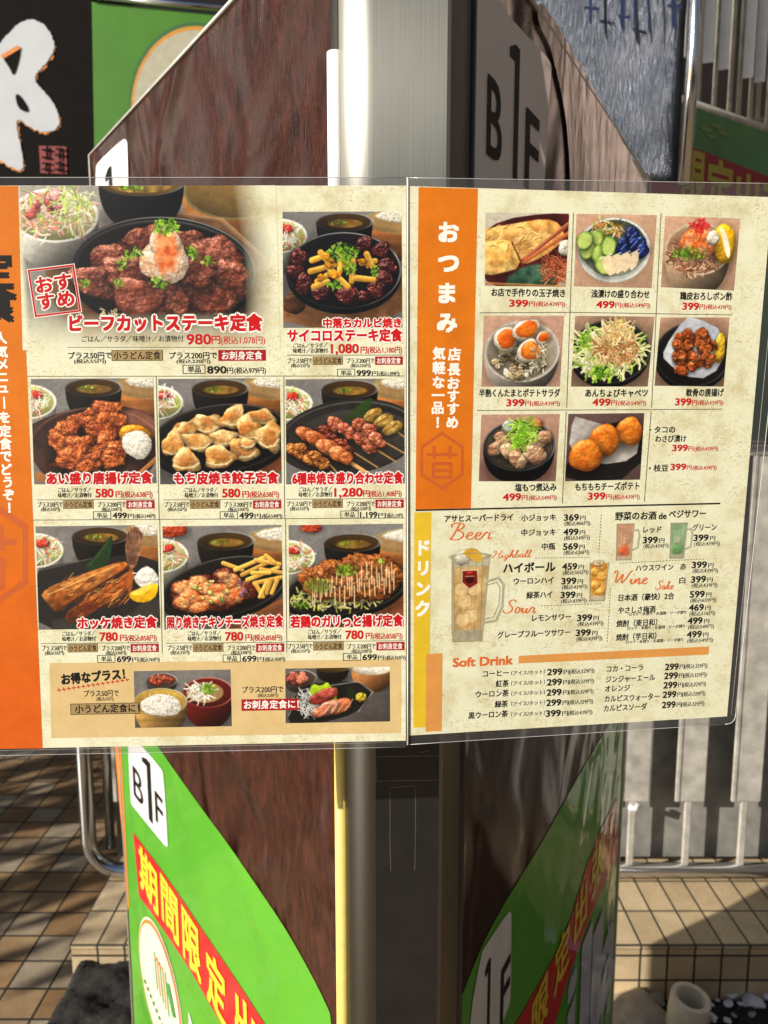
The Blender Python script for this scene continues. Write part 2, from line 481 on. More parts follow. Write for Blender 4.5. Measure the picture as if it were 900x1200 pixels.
stone(768, 1172, .022, .7, 8, M['rock'], 'rock', 'small grey-brown rock between the beige rock and the pipe')
PB = [(858, 1163, .019, 'flat white pebble at the far edge of the soil next to plinth'), (883, 1175, .026, 'largest white pebble on the soil, right of the pipe'),
      (853, 1176, .012, 'small bluish white pebble just below the flat one'), (836, 1192, .011, 'tiny white pebble closest to the pipe'),
      (852, 1196, .009, 'tiny white chip at the bottom edge of the view'), (897, 1166, .013, 'white pebble at the far right of the soil')]
for i, (px, py, r, lab) in enumerate(PB):
    stone(px, py, r, .55, 20 + i, M['pebble'], 'pebble', lab, 'white pebbles on the soil', z=.022)
rnd = random.Random(77)
for i in range(16):
    px, py = rnd.uniform(828, 900), rnd.uniform(1160, 1199)
    stone(px, py, rnd.uniform(.005, .010), .6, 50 + i, M['pebble'] if i % 3 == 0 else M['rock'], 'gravel_chip', 'tiny gravel chip scattered on the dark soil beside the pipe', 'gravel chips on the soil', z=.02)

# open ivory pipe stub standing in the soil
pc = at_z(797, 1215, .02); pc = Vector((pc.x, YF - .12, 0))
top = .135; ro, ri = .043, .031
tilt = Vector((.10, -.10, 1)).normalized()
pp = MB(); n = 28
prof = [(ro * .96, -.02), (ro * .96, top - .055), (ro, top - .050), (ro, top), (ri, top), (ri, top - .12)]
X = tilt.orthogonal().normalized(); Y = tilt.cross(X)
vv = []
for r_, z_ in prof:
    for k in range(n):
        a = 2 * math.pi * k / n; vv.append(pc + tilt * z_ + (X * math.cos(a) + Y * math.sin(a)) * r_)
pp.add(vv, [(i * n + k, i * n + (k + 1) % n, (i + 1) * n + (k + 1) % n, (i + 1) * n + k) for i in range(len(prof) - 1) for k in range(n)])
pp.add([pc + tilt * (top - .118) + (X * math.cos(2 * math.pi * k / n) + Y * math.sin(2 * math.pi * k / n)) * ri for k in range(n)], [tuple(range(n))])
tag(pp.build('pipe_stub', M['pvc'], smooth=True, bevel=.002), 'open ivory pipe end sticking up from the soil below the menu', 'pipe')

# ================================================================== text and outlines
_tc = {}
def text_geo(s, bold=.0, res=3, tight=False):
    key = (s, bold, res)
    if key not in _tc:
        c = bpy.data.curves.new('lettering', 'FONT'); c.body = s; c.offset = bold; c.resolution_u = res
        o = bpy.data.objects.new('lettering', c)
        me = bpy.data.meshes.new_from_object(o)
        v = np.empty(len(me.vertices) * 3, 'f'); me.vertices.foreach_get('co', v); v = v.reshape(-1, 3)[:, :2].copy()
        f = [tuple(p.vertices) for p in me.polygons]
        bpy.data.objects.remove(o); bpy.data.curves.remove(c); bpy.data.meshes.remove(me)
        if len(v): ext = (v[:, 0].min(), v[:, 0].max(), v[:, 1].min(), v[:, 1].max())
        else: ext = (0, 1, 0, 1)
        _tc[key] = (v, f, ext)
    return _tc[key]

def copies(bold, small=False):
    """small shifts that thicken lettering; each copy lies a hair above the last"""
    if bold < .008: return [(0, 0)]
    if small: return [(-bold * .8, 0), (bold * .8, 0)]
    k = bold * .72
    c = [(-k, -k), (k, -k), (k, k), (-k, k)]
    return c + [(0, 0)] if bold > .038 else c
def plane_text(mb, pl, s, px, py, wpx, hpx, mi=0, bold=.03, off=.0012, shear=0.0, rise=0.0):
    """one line of lettering on an upright plane, centred at a place of it, wpx x hpx as seen there"""
    v, f, (a, b, c, d) = text_geo(s)
    u0, z0 = pl.uv(px, py)
    du = (pl.uv(px + wpx / 2, py)[0] - pl.uv(px - wpx / 2, py)[0])
    dz = (pl.uv(px, py - hpx / 2)[1] - pl.uv(px, py + hpx / 2)[1])
    for k, (ex, ey) in enumerate(copies(bold)):
        pts = []
        for x, y in v:
            tx, ty = (x + ex - (a + b) / 2) / (b - a), (y + ey - (c + d) / 2) / (d - c)
            pts.append(pl.pt(u0 + tx * du + shear * ty * dz, z0 + ty * dz + rise * tx * abs(du), off + .00003 * k))
        mb.add(pts, f, mi)
def plane_poly(mb, pl, pxs, mi=0, off=.0006):
    mb.poly([pl.pt(*pl.uv(*q), off) for q in pxs], mi)

# ================================================================== signs on the building, left background
WP = Plane((0, WALL_Y - .03), (1, 0))
def wall_board(name, px_poly, mat, label, cat, thick=.028, side=None):
    pts = [WP.pt(*WP.uv(*q)) for q in px_poly]
    root = empty(name, pts[0]); tag(root, label, cat)
    mb = MB(); mb.slab(pts, Vector((0, thick, 0)), 0, 1)
    mb.build('board', [mat, side or M['dark_wall']], root)
    return root
m_blackboard = simple('black_signboard', (.005, .0035, .003), .8, 0, .35, 14, spec=.1)
bs = wall_board('shop_sign', [(-70, -60), (106, -60), (111, 290), (-70, 290)], m_blackboard, 'black shop sign with white brushed character and red seal beside the green sign', 'sign')
m_wchar = simple('white_brush_paint', (.50, .53, .56), .6, 0, .05, 10)
m_or = simple('orange_brush_edge', (.78, .22, .03), .5, 0, .6, 90)
brush = [(-40, 60), (-5, 58), (8, 42), (22, 28), (35, 22), (50, 27), (62, 42), (65, 58), (57, 72), (38, 92), (50, 106), (63, 120), (71, 140), (68, 152), (52, 156), (36, 150), (19, 137), (22, 160), (29, 192), (25, 202), (10, 194), (-10, 182), (-40, 178)]
mb = MB(); rb_ = random.Random(5); plane_poly(mb, WP, [(x + rb_.uniform(-1.6, 1.6), y + rb_.uniform(-1.6, 1.6)) for x, y in chaikin([(x + 1.0, y + 2.0) for x, y in brush], 3)], 0, .002)
mb.build('character_edge', m_or, bs, face_to=CAM)
rb_ = random.Random(3)
mb = MB(); plane_poly(mb, WP, [(x + rb_.uniform(-.7, .7), y + rb_.uniform(-.7, .7)) for x, y in chaikin(brush, 3)], 0, .0045)
mb.build('brush_character', m_wchar, bs, face_to=CAM)
for k, hole in enumerate(([(3, 68), (14, 58), (25, 55), (24, 68), (17, 92), (12, 80)], [(18, 112), (23, 110), (35, 128), (33, 133), (22, 128)])):
    mb = MB(); plane_poly(mb, WP, chaikin(hole), 0, .007)
    if k == 0: plane_poly(mb, WP, [(1, 66), (22, 54), (25, 58), (5, 70)], 1, .009)
    mb.build('character_gap', [m_blackboard, m_or], bs, face_to=CAM)
mb = MB(); plane_poly(mb, WP, [(46, 171), (78, 172), (79, 204), (48, 203)], 0, .003)

for q in ([(50, 175), (62, 175.5), (62, 178), (50, 177.5)], [(55, 172), (58, 172), (58, 187), (55, 187)], [(50, 184), (61, 184.5), (61, 187), (50, 186.5)], [(66, 174), (76, 174.5), (76, 177), (66, 176.5)], [(70, 174), (73, 174), (73, 188), (70, 188)], [(65, 181), (77, 181.5), (77, 184), (65, 183.5)], [(50, 191), (61, 191), (61, 193.5), (50, 193)], [(50, 198), (61, 198), (61, 200.5), (50, 200)], [(54, 191), (57, 191), (57, 202), (54, 202)], [(66, 191), (76, 191.5), (76, 194), (66, 193.5)], [(70, 189), (73, 189), (73, 202), (70, 202)], [(65, 198), (77, 198.5), (77, 201), (65, 200.5)]):
    plane_poly(mb, WP, q, 1, .006 + .0002 * q[0][0] / 10 + .0001 * q[0][1] / 10)

mb.build('seal', [simple('seal_red', (.22, .022, .02), .6, 0, .4, 120), m_blackboard], bs, face_to=CAM)

gs = wall_board('oval_sign', [(107.5, 2), (300, 22), (300, 290), (112.5, 290)], simple('green_signboard', (.06, .20, .008), .4, 0, .15, 5, coat=.4), 'green sign with cream oval emblem beside the black brushed sign', 'sign', side=M['galv'])
def wall_ell(cx, cy, rx, ry, n=48): return [(cx + rx * math.cos(2 * math.pi * k / n), cy + ry * math.sin(2 * math.pi * k / n)) for k in range(n)]
mb = MB()
plane_poly(mb, WP, wall_ell(228, 124, 77, 98), 0, .002); plane_poly(mb, WP, wall_ell(229, 126, 75, 95), 1, .004)
plane_poly(mb, WP, wall_ell(230, 127, 73, 91), 2, .006)
mb.build('oval_emblem', [simple('emblem_green', (.03, .12, .03), .5), simple('emblem_orange', (.55, .25, .03), .5), simple('emblem_cream', (.42, .40, .29), .5)], gs, face_to=CAM)
mb = MB(); a, b_ = WP.pt(*WP.uv(107, -3), .012), WP.pt(*WP.uv(300, 15), .012)
mb.tube([a, b_], .014, 10); mb.build('top_rail', M['chrome'], gs, smooth=True)

# ================================================================== green signboard and hanging railing, right background
SG = Plane(tuple((CAM + ray(806, 117) * 2.35).xy), (1.51, 1))
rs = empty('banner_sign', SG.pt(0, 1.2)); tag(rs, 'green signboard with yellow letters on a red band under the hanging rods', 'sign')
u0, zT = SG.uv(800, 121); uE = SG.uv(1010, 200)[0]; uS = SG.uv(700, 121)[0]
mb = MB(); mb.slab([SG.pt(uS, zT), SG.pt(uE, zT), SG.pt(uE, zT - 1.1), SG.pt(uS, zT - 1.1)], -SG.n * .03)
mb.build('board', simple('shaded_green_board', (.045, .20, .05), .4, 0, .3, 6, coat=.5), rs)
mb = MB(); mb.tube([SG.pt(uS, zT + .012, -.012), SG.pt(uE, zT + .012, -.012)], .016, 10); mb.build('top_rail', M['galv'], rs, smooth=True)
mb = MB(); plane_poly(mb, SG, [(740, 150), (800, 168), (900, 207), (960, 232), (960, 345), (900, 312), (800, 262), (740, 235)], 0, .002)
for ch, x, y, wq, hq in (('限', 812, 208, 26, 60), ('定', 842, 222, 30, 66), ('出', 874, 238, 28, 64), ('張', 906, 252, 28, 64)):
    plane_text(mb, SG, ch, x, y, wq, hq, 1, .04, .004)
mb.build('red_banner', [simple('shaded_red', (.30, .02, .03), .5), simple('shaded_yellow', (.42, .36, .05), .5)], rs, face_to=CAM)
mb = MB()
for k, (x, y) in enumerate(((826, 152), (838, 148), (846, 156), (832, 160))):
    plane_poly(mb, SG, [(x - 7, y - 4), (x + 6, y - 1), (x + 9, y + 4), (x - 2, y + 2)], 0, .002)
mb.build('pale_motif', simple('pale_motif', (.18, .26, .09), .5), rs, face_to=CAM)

rl = empty('hanging_railing', SG.pt(0, zT)); tag(rl, 'row of thin rods with pale hanging plates above the green signboard', 'railing')
cols_x = [782, 800, 823, 842, 860, 871, 885, 894, 906, 922, 940]
lows = [60, 68, 75, 83, 89, 93, 98, 104, 110, 118, 126]
for k, (px, lo) in enumerate(zip(cols_x, lows)):
    u, _ = SG.uv(px, 100); zl = SG.uv(px, lo)[1]
    mb = MB(); mb.tube([SG.pt(u, zT, -.012), SG.pt(u, zT + 1.0, -.012)], .008, 8); mb.build('rod', M['galv'], rl, smooth=True)
    if k not in (4, 7):
        wd = .032
        mb = MB(); ax_ = Vector((.95, -.31, 0)).normalized(); mb.box(SG.pt(u, (zl + zT + 1.0) / 2, .014), (wd, .004, zT + 1.0 - zl), 0, (ax_, Vector((ax_.y, -ax_.x, 0)), SG.z)); mb.build('plate', M['white_plate'], rl)

# crumpled silver vinyl sign standing behind the right board
VP_ = Plane(tuple((CAM + ray(800, 200) * 1.42).xy), (-1, .12))
def silver():
    m, nt, b = nodes_of('crumpled_silver_vinyl')
    v = coords(nt, (1, 1, .35))
    h = noise(nt, coords(nt, (1, 1, .16)), 240, 5, .72, .5); h2 = noise(nt, v, 14, 2, .5)
    nt.links.new(ramp(nt, noise(nt, coords(nt), 12, 4), [(.3, (.045, .055, .075)), (.7, (.085, .095, .12))]), b.inputs['Base Color'])
    b.inputs['Metallic'].default_value = .55; b.inputs['Roughness'].default_value = .24
    mth = nt.nodes.new('ShaderNodeMath'); mth.operation = 'MULTIPLY_ADD'; mth.inputs[1].default_value = .7
    nt.links.new(h, mth.inputs[0]); nt.links.new(h2, mth.inputs[2])
    bump(nt, b, mth.outputs[0], .9, .007)
    return m
M['silver'] = silver()
fs = empty('silver_banner', VP_.pt(0, 1.7)); tag(fs, 'crumpled silver vinyl sheet with dark blue lettering above the right sign board', 'banner')
nu, nv = 30, 40; vv = []
uA, uB = VP_.uv(803, 100)[0], VP_.uv(560, 100)[0]; zA, zB = VP_.uv(780, 212)[1], VP_.uv(780, -260)[1]
for j in range(nv + 1):
    for i in range(nu + 1):
        u = uA + (uB - uA) * i / nu; z = zA + (zB - zA) * j / nv
        o_ = .0016 * math.sin(i * .9 + j * .25) + .002 * math.sin(j * .5 + i * .2) + (.02 * (1 - i / 3) ** 2 if i < 3 else 0)
        vv.append(VP_.pt(u, z, -o_))
mb = MB(); mb.add(vv, [(j * (nu + 1) + i, j * (nu + 1) + i + 1, (j + 1) * (nu + 1) + i + 1, (j + 1) * (nu + 1) + i) for j in range(nv) for i in range(nu)])
o = mb.build('vinyl_sheet', M['silver'], fs, smooth=True, face_to=CAM)
s_ = o.modifiers.new('thickness', 'SOLIDIFY'); s_.thickness = .002; s_.offset = -1
mb = MB()
for x, y0, y1, wv in ((690, -80, 38, 5), (727, -80, 44, 7), (741, -80, 42, 4), (757, -80, 46, 4), (786, -80, 42, 7)):
    plane_poly(mb, VP_, [(x - wv / 2, y0), (x + wv / 2, y0), (x + wv / 2 - 1, y1), (x - wv / 2 + 1, y1 - 6)], 0, .022)
for k, (xa, xb, y) in enumerate(((683, 700, 14), (722, 736, 24), (778, 796, 12))): plane_poly(mb, VP_, [(xa, y), (xb, y + 2), (xb, y + 6), (xa, y + 4)], 0, .0222 + .0002 * k)
mb.build('blue_lettering', simple('navy_vinyl', (.012, .02, .06), .4, coat=.4), fs, face_to=CAM)
mb = MB(); mb.tube([VP_.pt(uA - .004, zA - .01, .006), VP_.pt(uA - .010, (zA + zB) / 2 - .1, .010), VP_.pt(uA - .004, zB, .006)], .012, 12)
mb.build('rolled_edge', M['chrome'], fs, smooth=True)
# ================================================================== the V-shaped pillar sign with the steel post at its point
NEAR_Y = .572
LB = Plane(tuple(at_y(392, 520, NEAR_Y).xy), (-.675, 1))
RB = Plane(tuple(at_y(548, 520, NEAR_Y + .012).xy), (.53, 1))
ZTOP_L = LB.uv(105, 184)[1]; ZTOP_R = RB.uv(757, 208)[1]
LEN_L = LB.uv(125, 560)[0]; LEN_R = RB.uv(745, 560)[0]
ps = empty('pillar_sign', (0, .6, 0))
tag(ps, 'V-shaped pillar sign of two printed boards meeting at a brushed steel post behind the menu', 'sign')

dk, lt = (.009, .0024, .0018), (.066, .0165, .009)
M['wood'] = wood_print('dark_wood_print', dk, lt, (7, 7, 6), .9, .045)
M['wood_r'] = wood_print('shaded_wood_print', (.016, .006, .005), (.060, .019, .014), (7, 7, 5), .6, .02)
Zv = Vector((0, 0, 1))
def board(pl, length, ztop, mat):
    mb = MB(); mb.slab([pl.pt(0, .08), pl.pt(length, .08), pl.pt(length, ztop), pl.pt(0, ztop)], -pl.n * .012, 0, 1)
    return mb.build('sign_board', [mat, M['black_plate']], ps)
bl = board(LB, LEN_L, ZTOP_L, M['wood'])
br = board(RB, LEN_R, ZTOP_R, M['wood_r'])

# --- left board print
mb = MB()
bd = [(128, 776), (150, 822), (186, 876), (235, 945), (270, 992), (300, 1036), (330, 1080), (352, 1117), (375, 1160), (387, 1186)]
uvs = [LB.uv(*q) for q in chaikin(bd, 1, False)]
uvs = [(min(u, LEN_L - .004), z) for u, z in uvs]
uvs += [(.004, uvs[-1][1] - .04), (.004, .085), (LEN_L - .004, .085)]
mb.poly([LB.pt(u, z, .0006) for u, z in uvs])
mb.build('green_field', M['green_vinyl'], bl, face_to=CAM)
mb = MB(); plane_poly(mb, LB, [(134, 860), (142, 862), (147, 960), (152, 1062), (150, 1070), (146, 1000)], 0, .0012)
mb.build('orange_stripe', M['orange_vinyl'], bl, face_to=CAM)
def floor_plate(pl, parent, poly, glyphs, vmat=None):
    mb = MB(); plane_poly(mb, pl, poly, 0, .0014)
    for ch, x, y, w_, h_, bo in glyphs:
        if ch == '1':                                   # slim numeral: a stem with a slanted flag
            u0, z0 = pl.uv(x, y); du = pl.uv(x + w_ / 2, y)[0] - pl.uv(x - w_ / 2, y)[0]; dz = pl.uv(x, y - h_ / 2)[1] - pl.uv(x, y + h_ / 2)[1]
            mb.poly([pl.pt(u0 + a * du, z0 + b * dz, .0022) for a, b in ((-.5, .37), (-.5, .44), (0, .5), (.42, .5), (.42, -.5), (.02, -.5), (.02, .38))], 1)
            continue
        plane_text(mb, pl, ch, x, y, w_, h_, 1, bo, .0022)
    return mb.build('floor_plate', [vmat or M['white_vinyl'], M['glyph_black']], parent, face_to=CAM)
floor_plate(LB, bl, chaikin([(151, 862), (151, 870), (154, 940), (157, 945), (192, 988), (197, 993), (198, 988), (193, 908), (190, 900), (157, 862)], 1),
            [('B', 163.2, 921, 10.5, 33, .0), ('1', 174.5, 924, 10, 66, .0), ('F', 188, 949, 8.5, 34, .0)])
floor_plate(LB, bl, chaikin([(112, 300), (113, 198), (116, 190), (144, 164), (149, 163), (151, 170), (153, 300)], 1),
            [('1', 131, 246, 8, 100, .0), ('B', 119, 262, 10, 58, .01), ('F', 144, 252, 10, 58, .01)])
mb = MB()
plane_poly(mb, LB, [(157, 975), (185, 1012), (210, 1047), (232, 1080), (262, 1124), (290, 1166), (312, 1200), (352, 1262), (378, 1306), (352, 1340), (300, 1258), (255, 1190), (225, 1138), (200, 1100), (182, 1074), (164, 1050)], 0, .0014)
for ch, x, y, w_, h_ in (('期', 175.5, 1030, 19, 47), ('間', 200.5, 1065, 18, 50), ('限', 226, 1106, 19, 56), ('定', 255, 1156, 21, 60), ('出', 290, 1208, 23, 64), ('張', 325, 1262, 25, 68)):
    plane_text(mb, LB, ch, x, y, w_, h_, 1, .035, .0022)
mb.build('red_banner', [M['red_vinyl'], M['yellow_vinyl']], bl, face_to=CAM)
# oval emblem with a steaming cup of strokes
mb = MB()
cu, cz = LB.uv(188, 1158); au = abs(LB.uv(166, 1158)[0] - LB.uv(213, 1158)[0]) / 2; az = LB.uv(188, 1092)[1] - cz
def oval(k, off, mi): mb.poly([LB.pt(cu + au * k * math.cos(a), cz + az * k * math.sin(a) * (1.0 if k == 1 else 1.0), off) for a in [2 * math.pi * t / 48 for t in range(48)]], mi)
oval(1.0, .0014, 0); oval(.965, .0020, 1); oval(.915, .0026, 2)
def strip(a, b, wpx, mi, off=.0034):
    plane_poly(mb, LB, [(a[0] - wpx / 2, a[1]), (a[0] + wpx / 2, a[1] + wpx * .6), (b[0] + wpx / 2, b[1] + wpx * .6), (b[0] - wpx / 2, b[1])], mi, off)
for i in range(5):
    strip((183 + i * 3.2, 1114 + i * 6), (187 + i * 3.4, 1158 + i * 8), 1.3, 3 if i % 2 == 0 else 1, .0030)
strip((184, 1120), (192, 1134), 2.2, 1, .0033); strip((199, 1150), (207, 1190), 4, 3, .0036)
for i in range(7):
    a_ = (172 + i * 3.4, 1146 + i * 8.5)
    strip(a_, (a_[0] + .5, a_[1] + 4.5), 1.5, 3, .0040); strip((a_[0] + 1.4, a_[1] + 3), (a_[0] + 1.8, a_[1] + 6), .8, 3, .0043)
mb.build('oval_emblem', [M['cream_vinyl'], M['orange_vinyl'], M['cream_vinyl'], simple('logo_green', (.05, .26, .05), .4), M['glyph_black']], bl, face_to=CAM)
mb = MB(); plane_poly(mb, LB, [(222, 1184), (228, 1206), (230, 1270), (224, 1262)], 0, .0014); mb.build('white_plate', M['white_vinyl'], bl, face_to=CAM)
# edge bands of the left board
e0 = LB.pt(-.0005, 0); zs = LB.uv(392, 560)[1]
def edge_band(pl, zlo, zhi, wd, mat, name, parent):
    mb = MB(); mb.tube([pl.pt(-.0005, zlo, -.0035), pl.pt(-.0005, (zlo + zhi) / 2, -.0035), pl.pt(-.0005, zhi, -.0035)], wd / 2, 18); return mb.build(name, mat, parent, smooth=True)
edge_band(LB, .085, zs, .0115, M['yellow_edge'], 'edge_band', bl)
edge_band(LB, zs + .001, LB.uv(400, 52)[1], .0125, M['white_edge'], 'edge_band', bl)
# clear lip of film along the left board's top edge
def clear(name, tint=(.9, .9, .9), gl=.35, rough=.05, bmpscale=None):
    m = bpy.data.materials.new(name); m.use_nodes = True; nt = m.node_tree
    nt.nodes.remove(nt.nodes['Principled BSDF'])
    t = nt.nodes.new('ShaderNodeBsdfTransparent'); t.inputs[0].default_value = (*tint, 1)
    gb = nt.nodes.new('ShaderNodeBsdfGlossy'); gb.inputs['Roughness'].default_value = rough
    fr_ = nt.nodes.new('ShaderNodeLayerWeight'); fr_.inputs['Blend'].default_value = gl
    mx = nt.nodes.new('ShaderNodeMixShader')
    nt.links.new(fr_.outputs['Fresnel'], mx.inputs[0]); nt.links.new(t.outputs[0], mx.inputs[1]); nt.links.new(gb.outputs[0], mx.inputs[2])
    nt.links.new(mx.outputs[0], nt.nodes['Material Output'].inputs['Surface'])
    if bmpscale:
        bp = nt.nodes.new('ShaderNodeBump'); bp.inputs['Strength'].default_value = .6; bp.inputs['Distance'].default_value = .01
        nt.links.new(noise(nt, coords(nt, bmpscale), 1.0, 3), bp.inputs['Height']); nt.links.new(bp.outputs[0], gb.inputs['Normal'])
    return m
M['film'] = clear('clear_film', (.93, .93, .92), .3)
M['lip'] = simple('film_lip', (.55, .54, .50), .2, 0, .2, 60, coat=1.0)
mb = MB(); mb.tube([LB.pt(-.001, ZTOP_L + .001, .001), LB.pt(LEN_L, ZTOP_L + .001, .001), LB.pt(LEN_L + .001, .1, .001)], .0022, 8)
mb.build('film_lip', M['lip'], bl, smooth=True)

# --- right board print (in shade)
mb = MB()
bd = [(746, 790), (726, 828), (704, 864), (680, 905), (655, 950), (630, 995), (605, 1035), (585, 1068), (566, 1104), (556, 1128)]
uvs = [RB.uv(*q) for q in chaikin(bd, 1, False)]; uvs = [(min(max(u, .004), LEN_R - .004), z) for u, z in uvs]
uvs += [(.004, uvs[-1][1] - .01), (.004, .085), (LEN_R - .004, .085)]
mb.poly([RB.pt(u, z, .0006) for u, z in uvs])
mb.build('green_field', M['green_vinyl'], br, face_to=CAM)
mb = MB()
plane_poly(mb, RB, [(722, 934), (724, 1000), (706, 1038), (692, 1070), (678, 1108), (664, 1148), (650, 1196), (632, 1252), (600, 1270), (592, 1222), (605, 1196), (626, 1160), (650, 1118), (668, 1075), (686, 1016), (704, 970)], 0, .0014)
for ch, x, y, w_, h_ in (('定', 631, 1180, 20, 72), ('限', 609, 1230, 20, 74), ('出', 657, 1118, 18, 68), ('張', 681, 1062, 16, 64), ('中', 701, 1010, 14, 62)):
    pass
for ch, x, y, w_, h_ in (('限', 631, 1182, 18, 50), ('定', 657, 1120, 16, 50), ('出', 679, 1066, 13, 46), ('張', 700, 1012, 14, 46), ('!', 715, 972, 3, 30)):
    plane_text(mb, RB, ch, x, y, w_, h_, 1, .03, .0022)
mb.build('red_banner', [M['red_vinyl'], M['yellow_vinyl']], br, face_to=CAM)
floor_plate(RB, br, chaikin([(547.5, 1250), (549, 1190), (562, 1118), (567, 1108), (594, 1068), (597, 1068), (598, 1074), (597, 1170), (594, 1182), (565, 1250)], 1),
            [('1', 569, 1176, 6.5, 96, .0), ('F', 590, 1160, 10, 62, .01)])
floor_plate(RB, br, chaikin([(553, -30), (566, -30), (592, 14), (600, 26), (639, 66), (645, 78), (644, 90), (637, 200), (630, 330), (553, 330)], 1),
            [('B', 577, 142, 17, 92, .01), ('1', 600, 132, 12, 160, .0), ('F', 621, 180, 15, 92, .01)])
mb = MB()   # white lettering and bubbles low on the right board
M['pale_blue'] = vinyl('pale_blue_vinyl', (.48, .52, .62))
for ch, x, y, w_, h_, bo in (('i', 667, 1205, 7, 110, .03), ('l', 684, 1165, 7, 120, .04), ('l', 697, 1150, 7, 115, .04), ('a', 711, 1128, 13, 62, .05)):
    plane_text(mb, RB, ch, x, y, w_, h_, 0, bo, .0022)
for ch, x, y, w_, h_, bo in (('o', 714, 1076, 6, 20, .0), ('o', 702, 1098, 6, 18, .0), ('n', 707, 1186, 8, 22, .0)):
    plane_text(mb, RB, ch, x, y, w_, h_, 0, bo, .0022)
mb.build('pale_lettering', [M['pale_blue']], br, face_to=CAM)
# sky glare on the upper right board, painted as a pinkish grained sheet
def painted_glare():
    m, nt, b = nodes_of('painted_sky_glare')
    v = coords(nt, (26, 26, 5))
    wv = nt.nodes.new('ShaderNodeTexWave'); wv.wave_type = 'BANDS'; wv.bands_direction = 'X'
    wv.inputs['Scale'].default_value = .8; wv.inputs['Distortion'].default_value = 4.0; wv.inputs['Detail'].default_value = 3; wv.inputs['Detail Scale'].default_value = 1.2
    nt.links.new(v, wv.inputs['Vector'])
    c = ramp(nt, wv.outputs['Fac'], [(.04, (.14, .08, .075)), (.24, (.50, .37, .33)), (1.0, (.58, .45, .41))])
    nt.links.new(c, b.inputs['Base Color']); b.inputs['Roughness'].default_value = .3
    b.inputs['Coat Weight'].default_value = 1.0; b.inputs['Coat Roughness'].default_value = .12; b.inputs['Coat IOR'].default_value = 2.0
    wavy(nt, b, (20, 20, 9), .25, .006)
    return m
M['pink_glare'] = painted_glare()
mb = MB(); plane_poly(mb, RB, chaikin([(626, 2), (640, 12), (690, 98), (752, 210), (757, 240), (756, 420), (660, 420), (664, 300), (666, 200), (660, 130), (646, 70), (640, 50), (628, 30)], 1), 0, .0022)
mb.build('glare_patch', M['pink_glare'], br, face_to=CAM)
mb = MB(); mb.tube([RB.pt(-.001, ZTOP_R + .001, .001), RB.pt(LEN_R, ZTOP_R + .001, .001), RB.pt(LEN_R + .001, .1, .001)], .0020, 8)
mb.build('film_lip', M['lip'], br, smooth=True)
edge_band(RB, .085, ZTOP_R - .002, .0115, M['black_plate'], 'edge_band', br)

# --- steel post
fy = NEAR_Y - .022
fl, frr = at_y(437, 520, fy).x, at_y(521, 520, fy).x
lx, rx = at_y(400, 520, NEAR_Y - .002).x, at_y(547, 520, NEAR_Y + .008).x
cvx = [(lx, NEAR_Y + .006)]
for k in range(15):
    a_ = R(180 + 88 * k / 14); cvx.append((fl + (fl - lx) * math.cos(a_), fy + (NEAR_Y + .004 - fy) * (1 + math.sin(a_))))
plan = cvx + [(fl + .0015, fy)] + [(frr - .001, fy), (frr + .0015, fy + .001), (rx - .002, NEAR_Y + .006), (rx, NEAR_Y + .014), (rx, NEAR_Y + .07), (lx, NEAR_Y + .07)]
mb = MB(); mb.prism(plan, 0.0, 2.6)
post = mb.build('post', M['steel'], ps)
for pz in post.data.polygons: pz.use_smooth = abs(pz.normal.z) < .5
post.data.set_sharp_from_angle(angle=R(20))
zb0 = at_y(478, 800, fy).z
mb = MB()
fcx = (fl + frr) / 2; hw = (frr - fl) / 2 - .0018
mb.box((fcx, fy - .0008, zb0 / 2 + .02), (2 * hw, .0012, zb0 - .04), 0)
yS = fy - .0016
def scr(pxs, wd=.00016):
    q = [at_y(a, b, yS) for a, b in pxs]
    for a, b in zip(q, q[1:]):
        d = (b - a).normalized(); n_ = Vector((-d.z, 0, d.x)) * wd
        mb.add([a - n_, b - n_, b + n_, a + n_], [(0, 1, 2, 3)], 1)
scr([(440, 887), (517, 885.5)]); scr([(440, 887), (441, 915)]); scr([(441, 915.5), (517, 914)]); scr([(517.5, 886), (517, 914)])
scr([(457, 923), (486, 921)]); scr([(457, 924), (457, 985), (458, 1021)], .00011); scr([(487, 922), (487, 970), (486, 1020)], .00011)

scr([(493, 882), (503, 880)], .0002)
mb.build('black_panel', [M['black_plate'], M['scratch']], post, face_to=CAM)
# ================================================================== the laminated menu
# Sheet shape: where the sheet stands along each sight line of the reference view gives its real
# position and bend; everything printed on it is laid on that same curved sheet.
D_TL, D_T, D_B, D_TR, D_BR = .443, .450, .481, .460, .505
def depth(x, y):
    if x < 478:
        b = (1 / D_T - 1 / D_TL) / 478; c = (1 / D_B - 1 / D_T) / 651
        return 1 / (1 / D_TL + b * x + c * (y - 217))
    s, t = (x - 478) / 400, (y - 217) / 645
    top = (1 - s) / D_T + s / D_TR; bot = (1 - s) / D_B + s / D_BR
    return 1 / (top * (1 - t) + bot * t)
SHEET = .000018
def sheet_pt(x, y, layer):
    r = ray(x, y)
    return CAM + r * (depth(x, y) - (layer + 2 if layer > 0 else layer * 6) * SHEET)
def slope(x, y):
    if x < 478: return -.019 * (y - 217) / 651
    return .031 - .088 * (y - 217) / 640
def lean(x):
    if x < 478: return .0425 * (1 - x / 478)
    return -.008 - .082 * (x - 480) / 420

menu = empty('menu', sheet_pt(478, 868, 0))
tag(menu, 'opened laminated two page restaurant menu with dish photos and prices', 'menu')

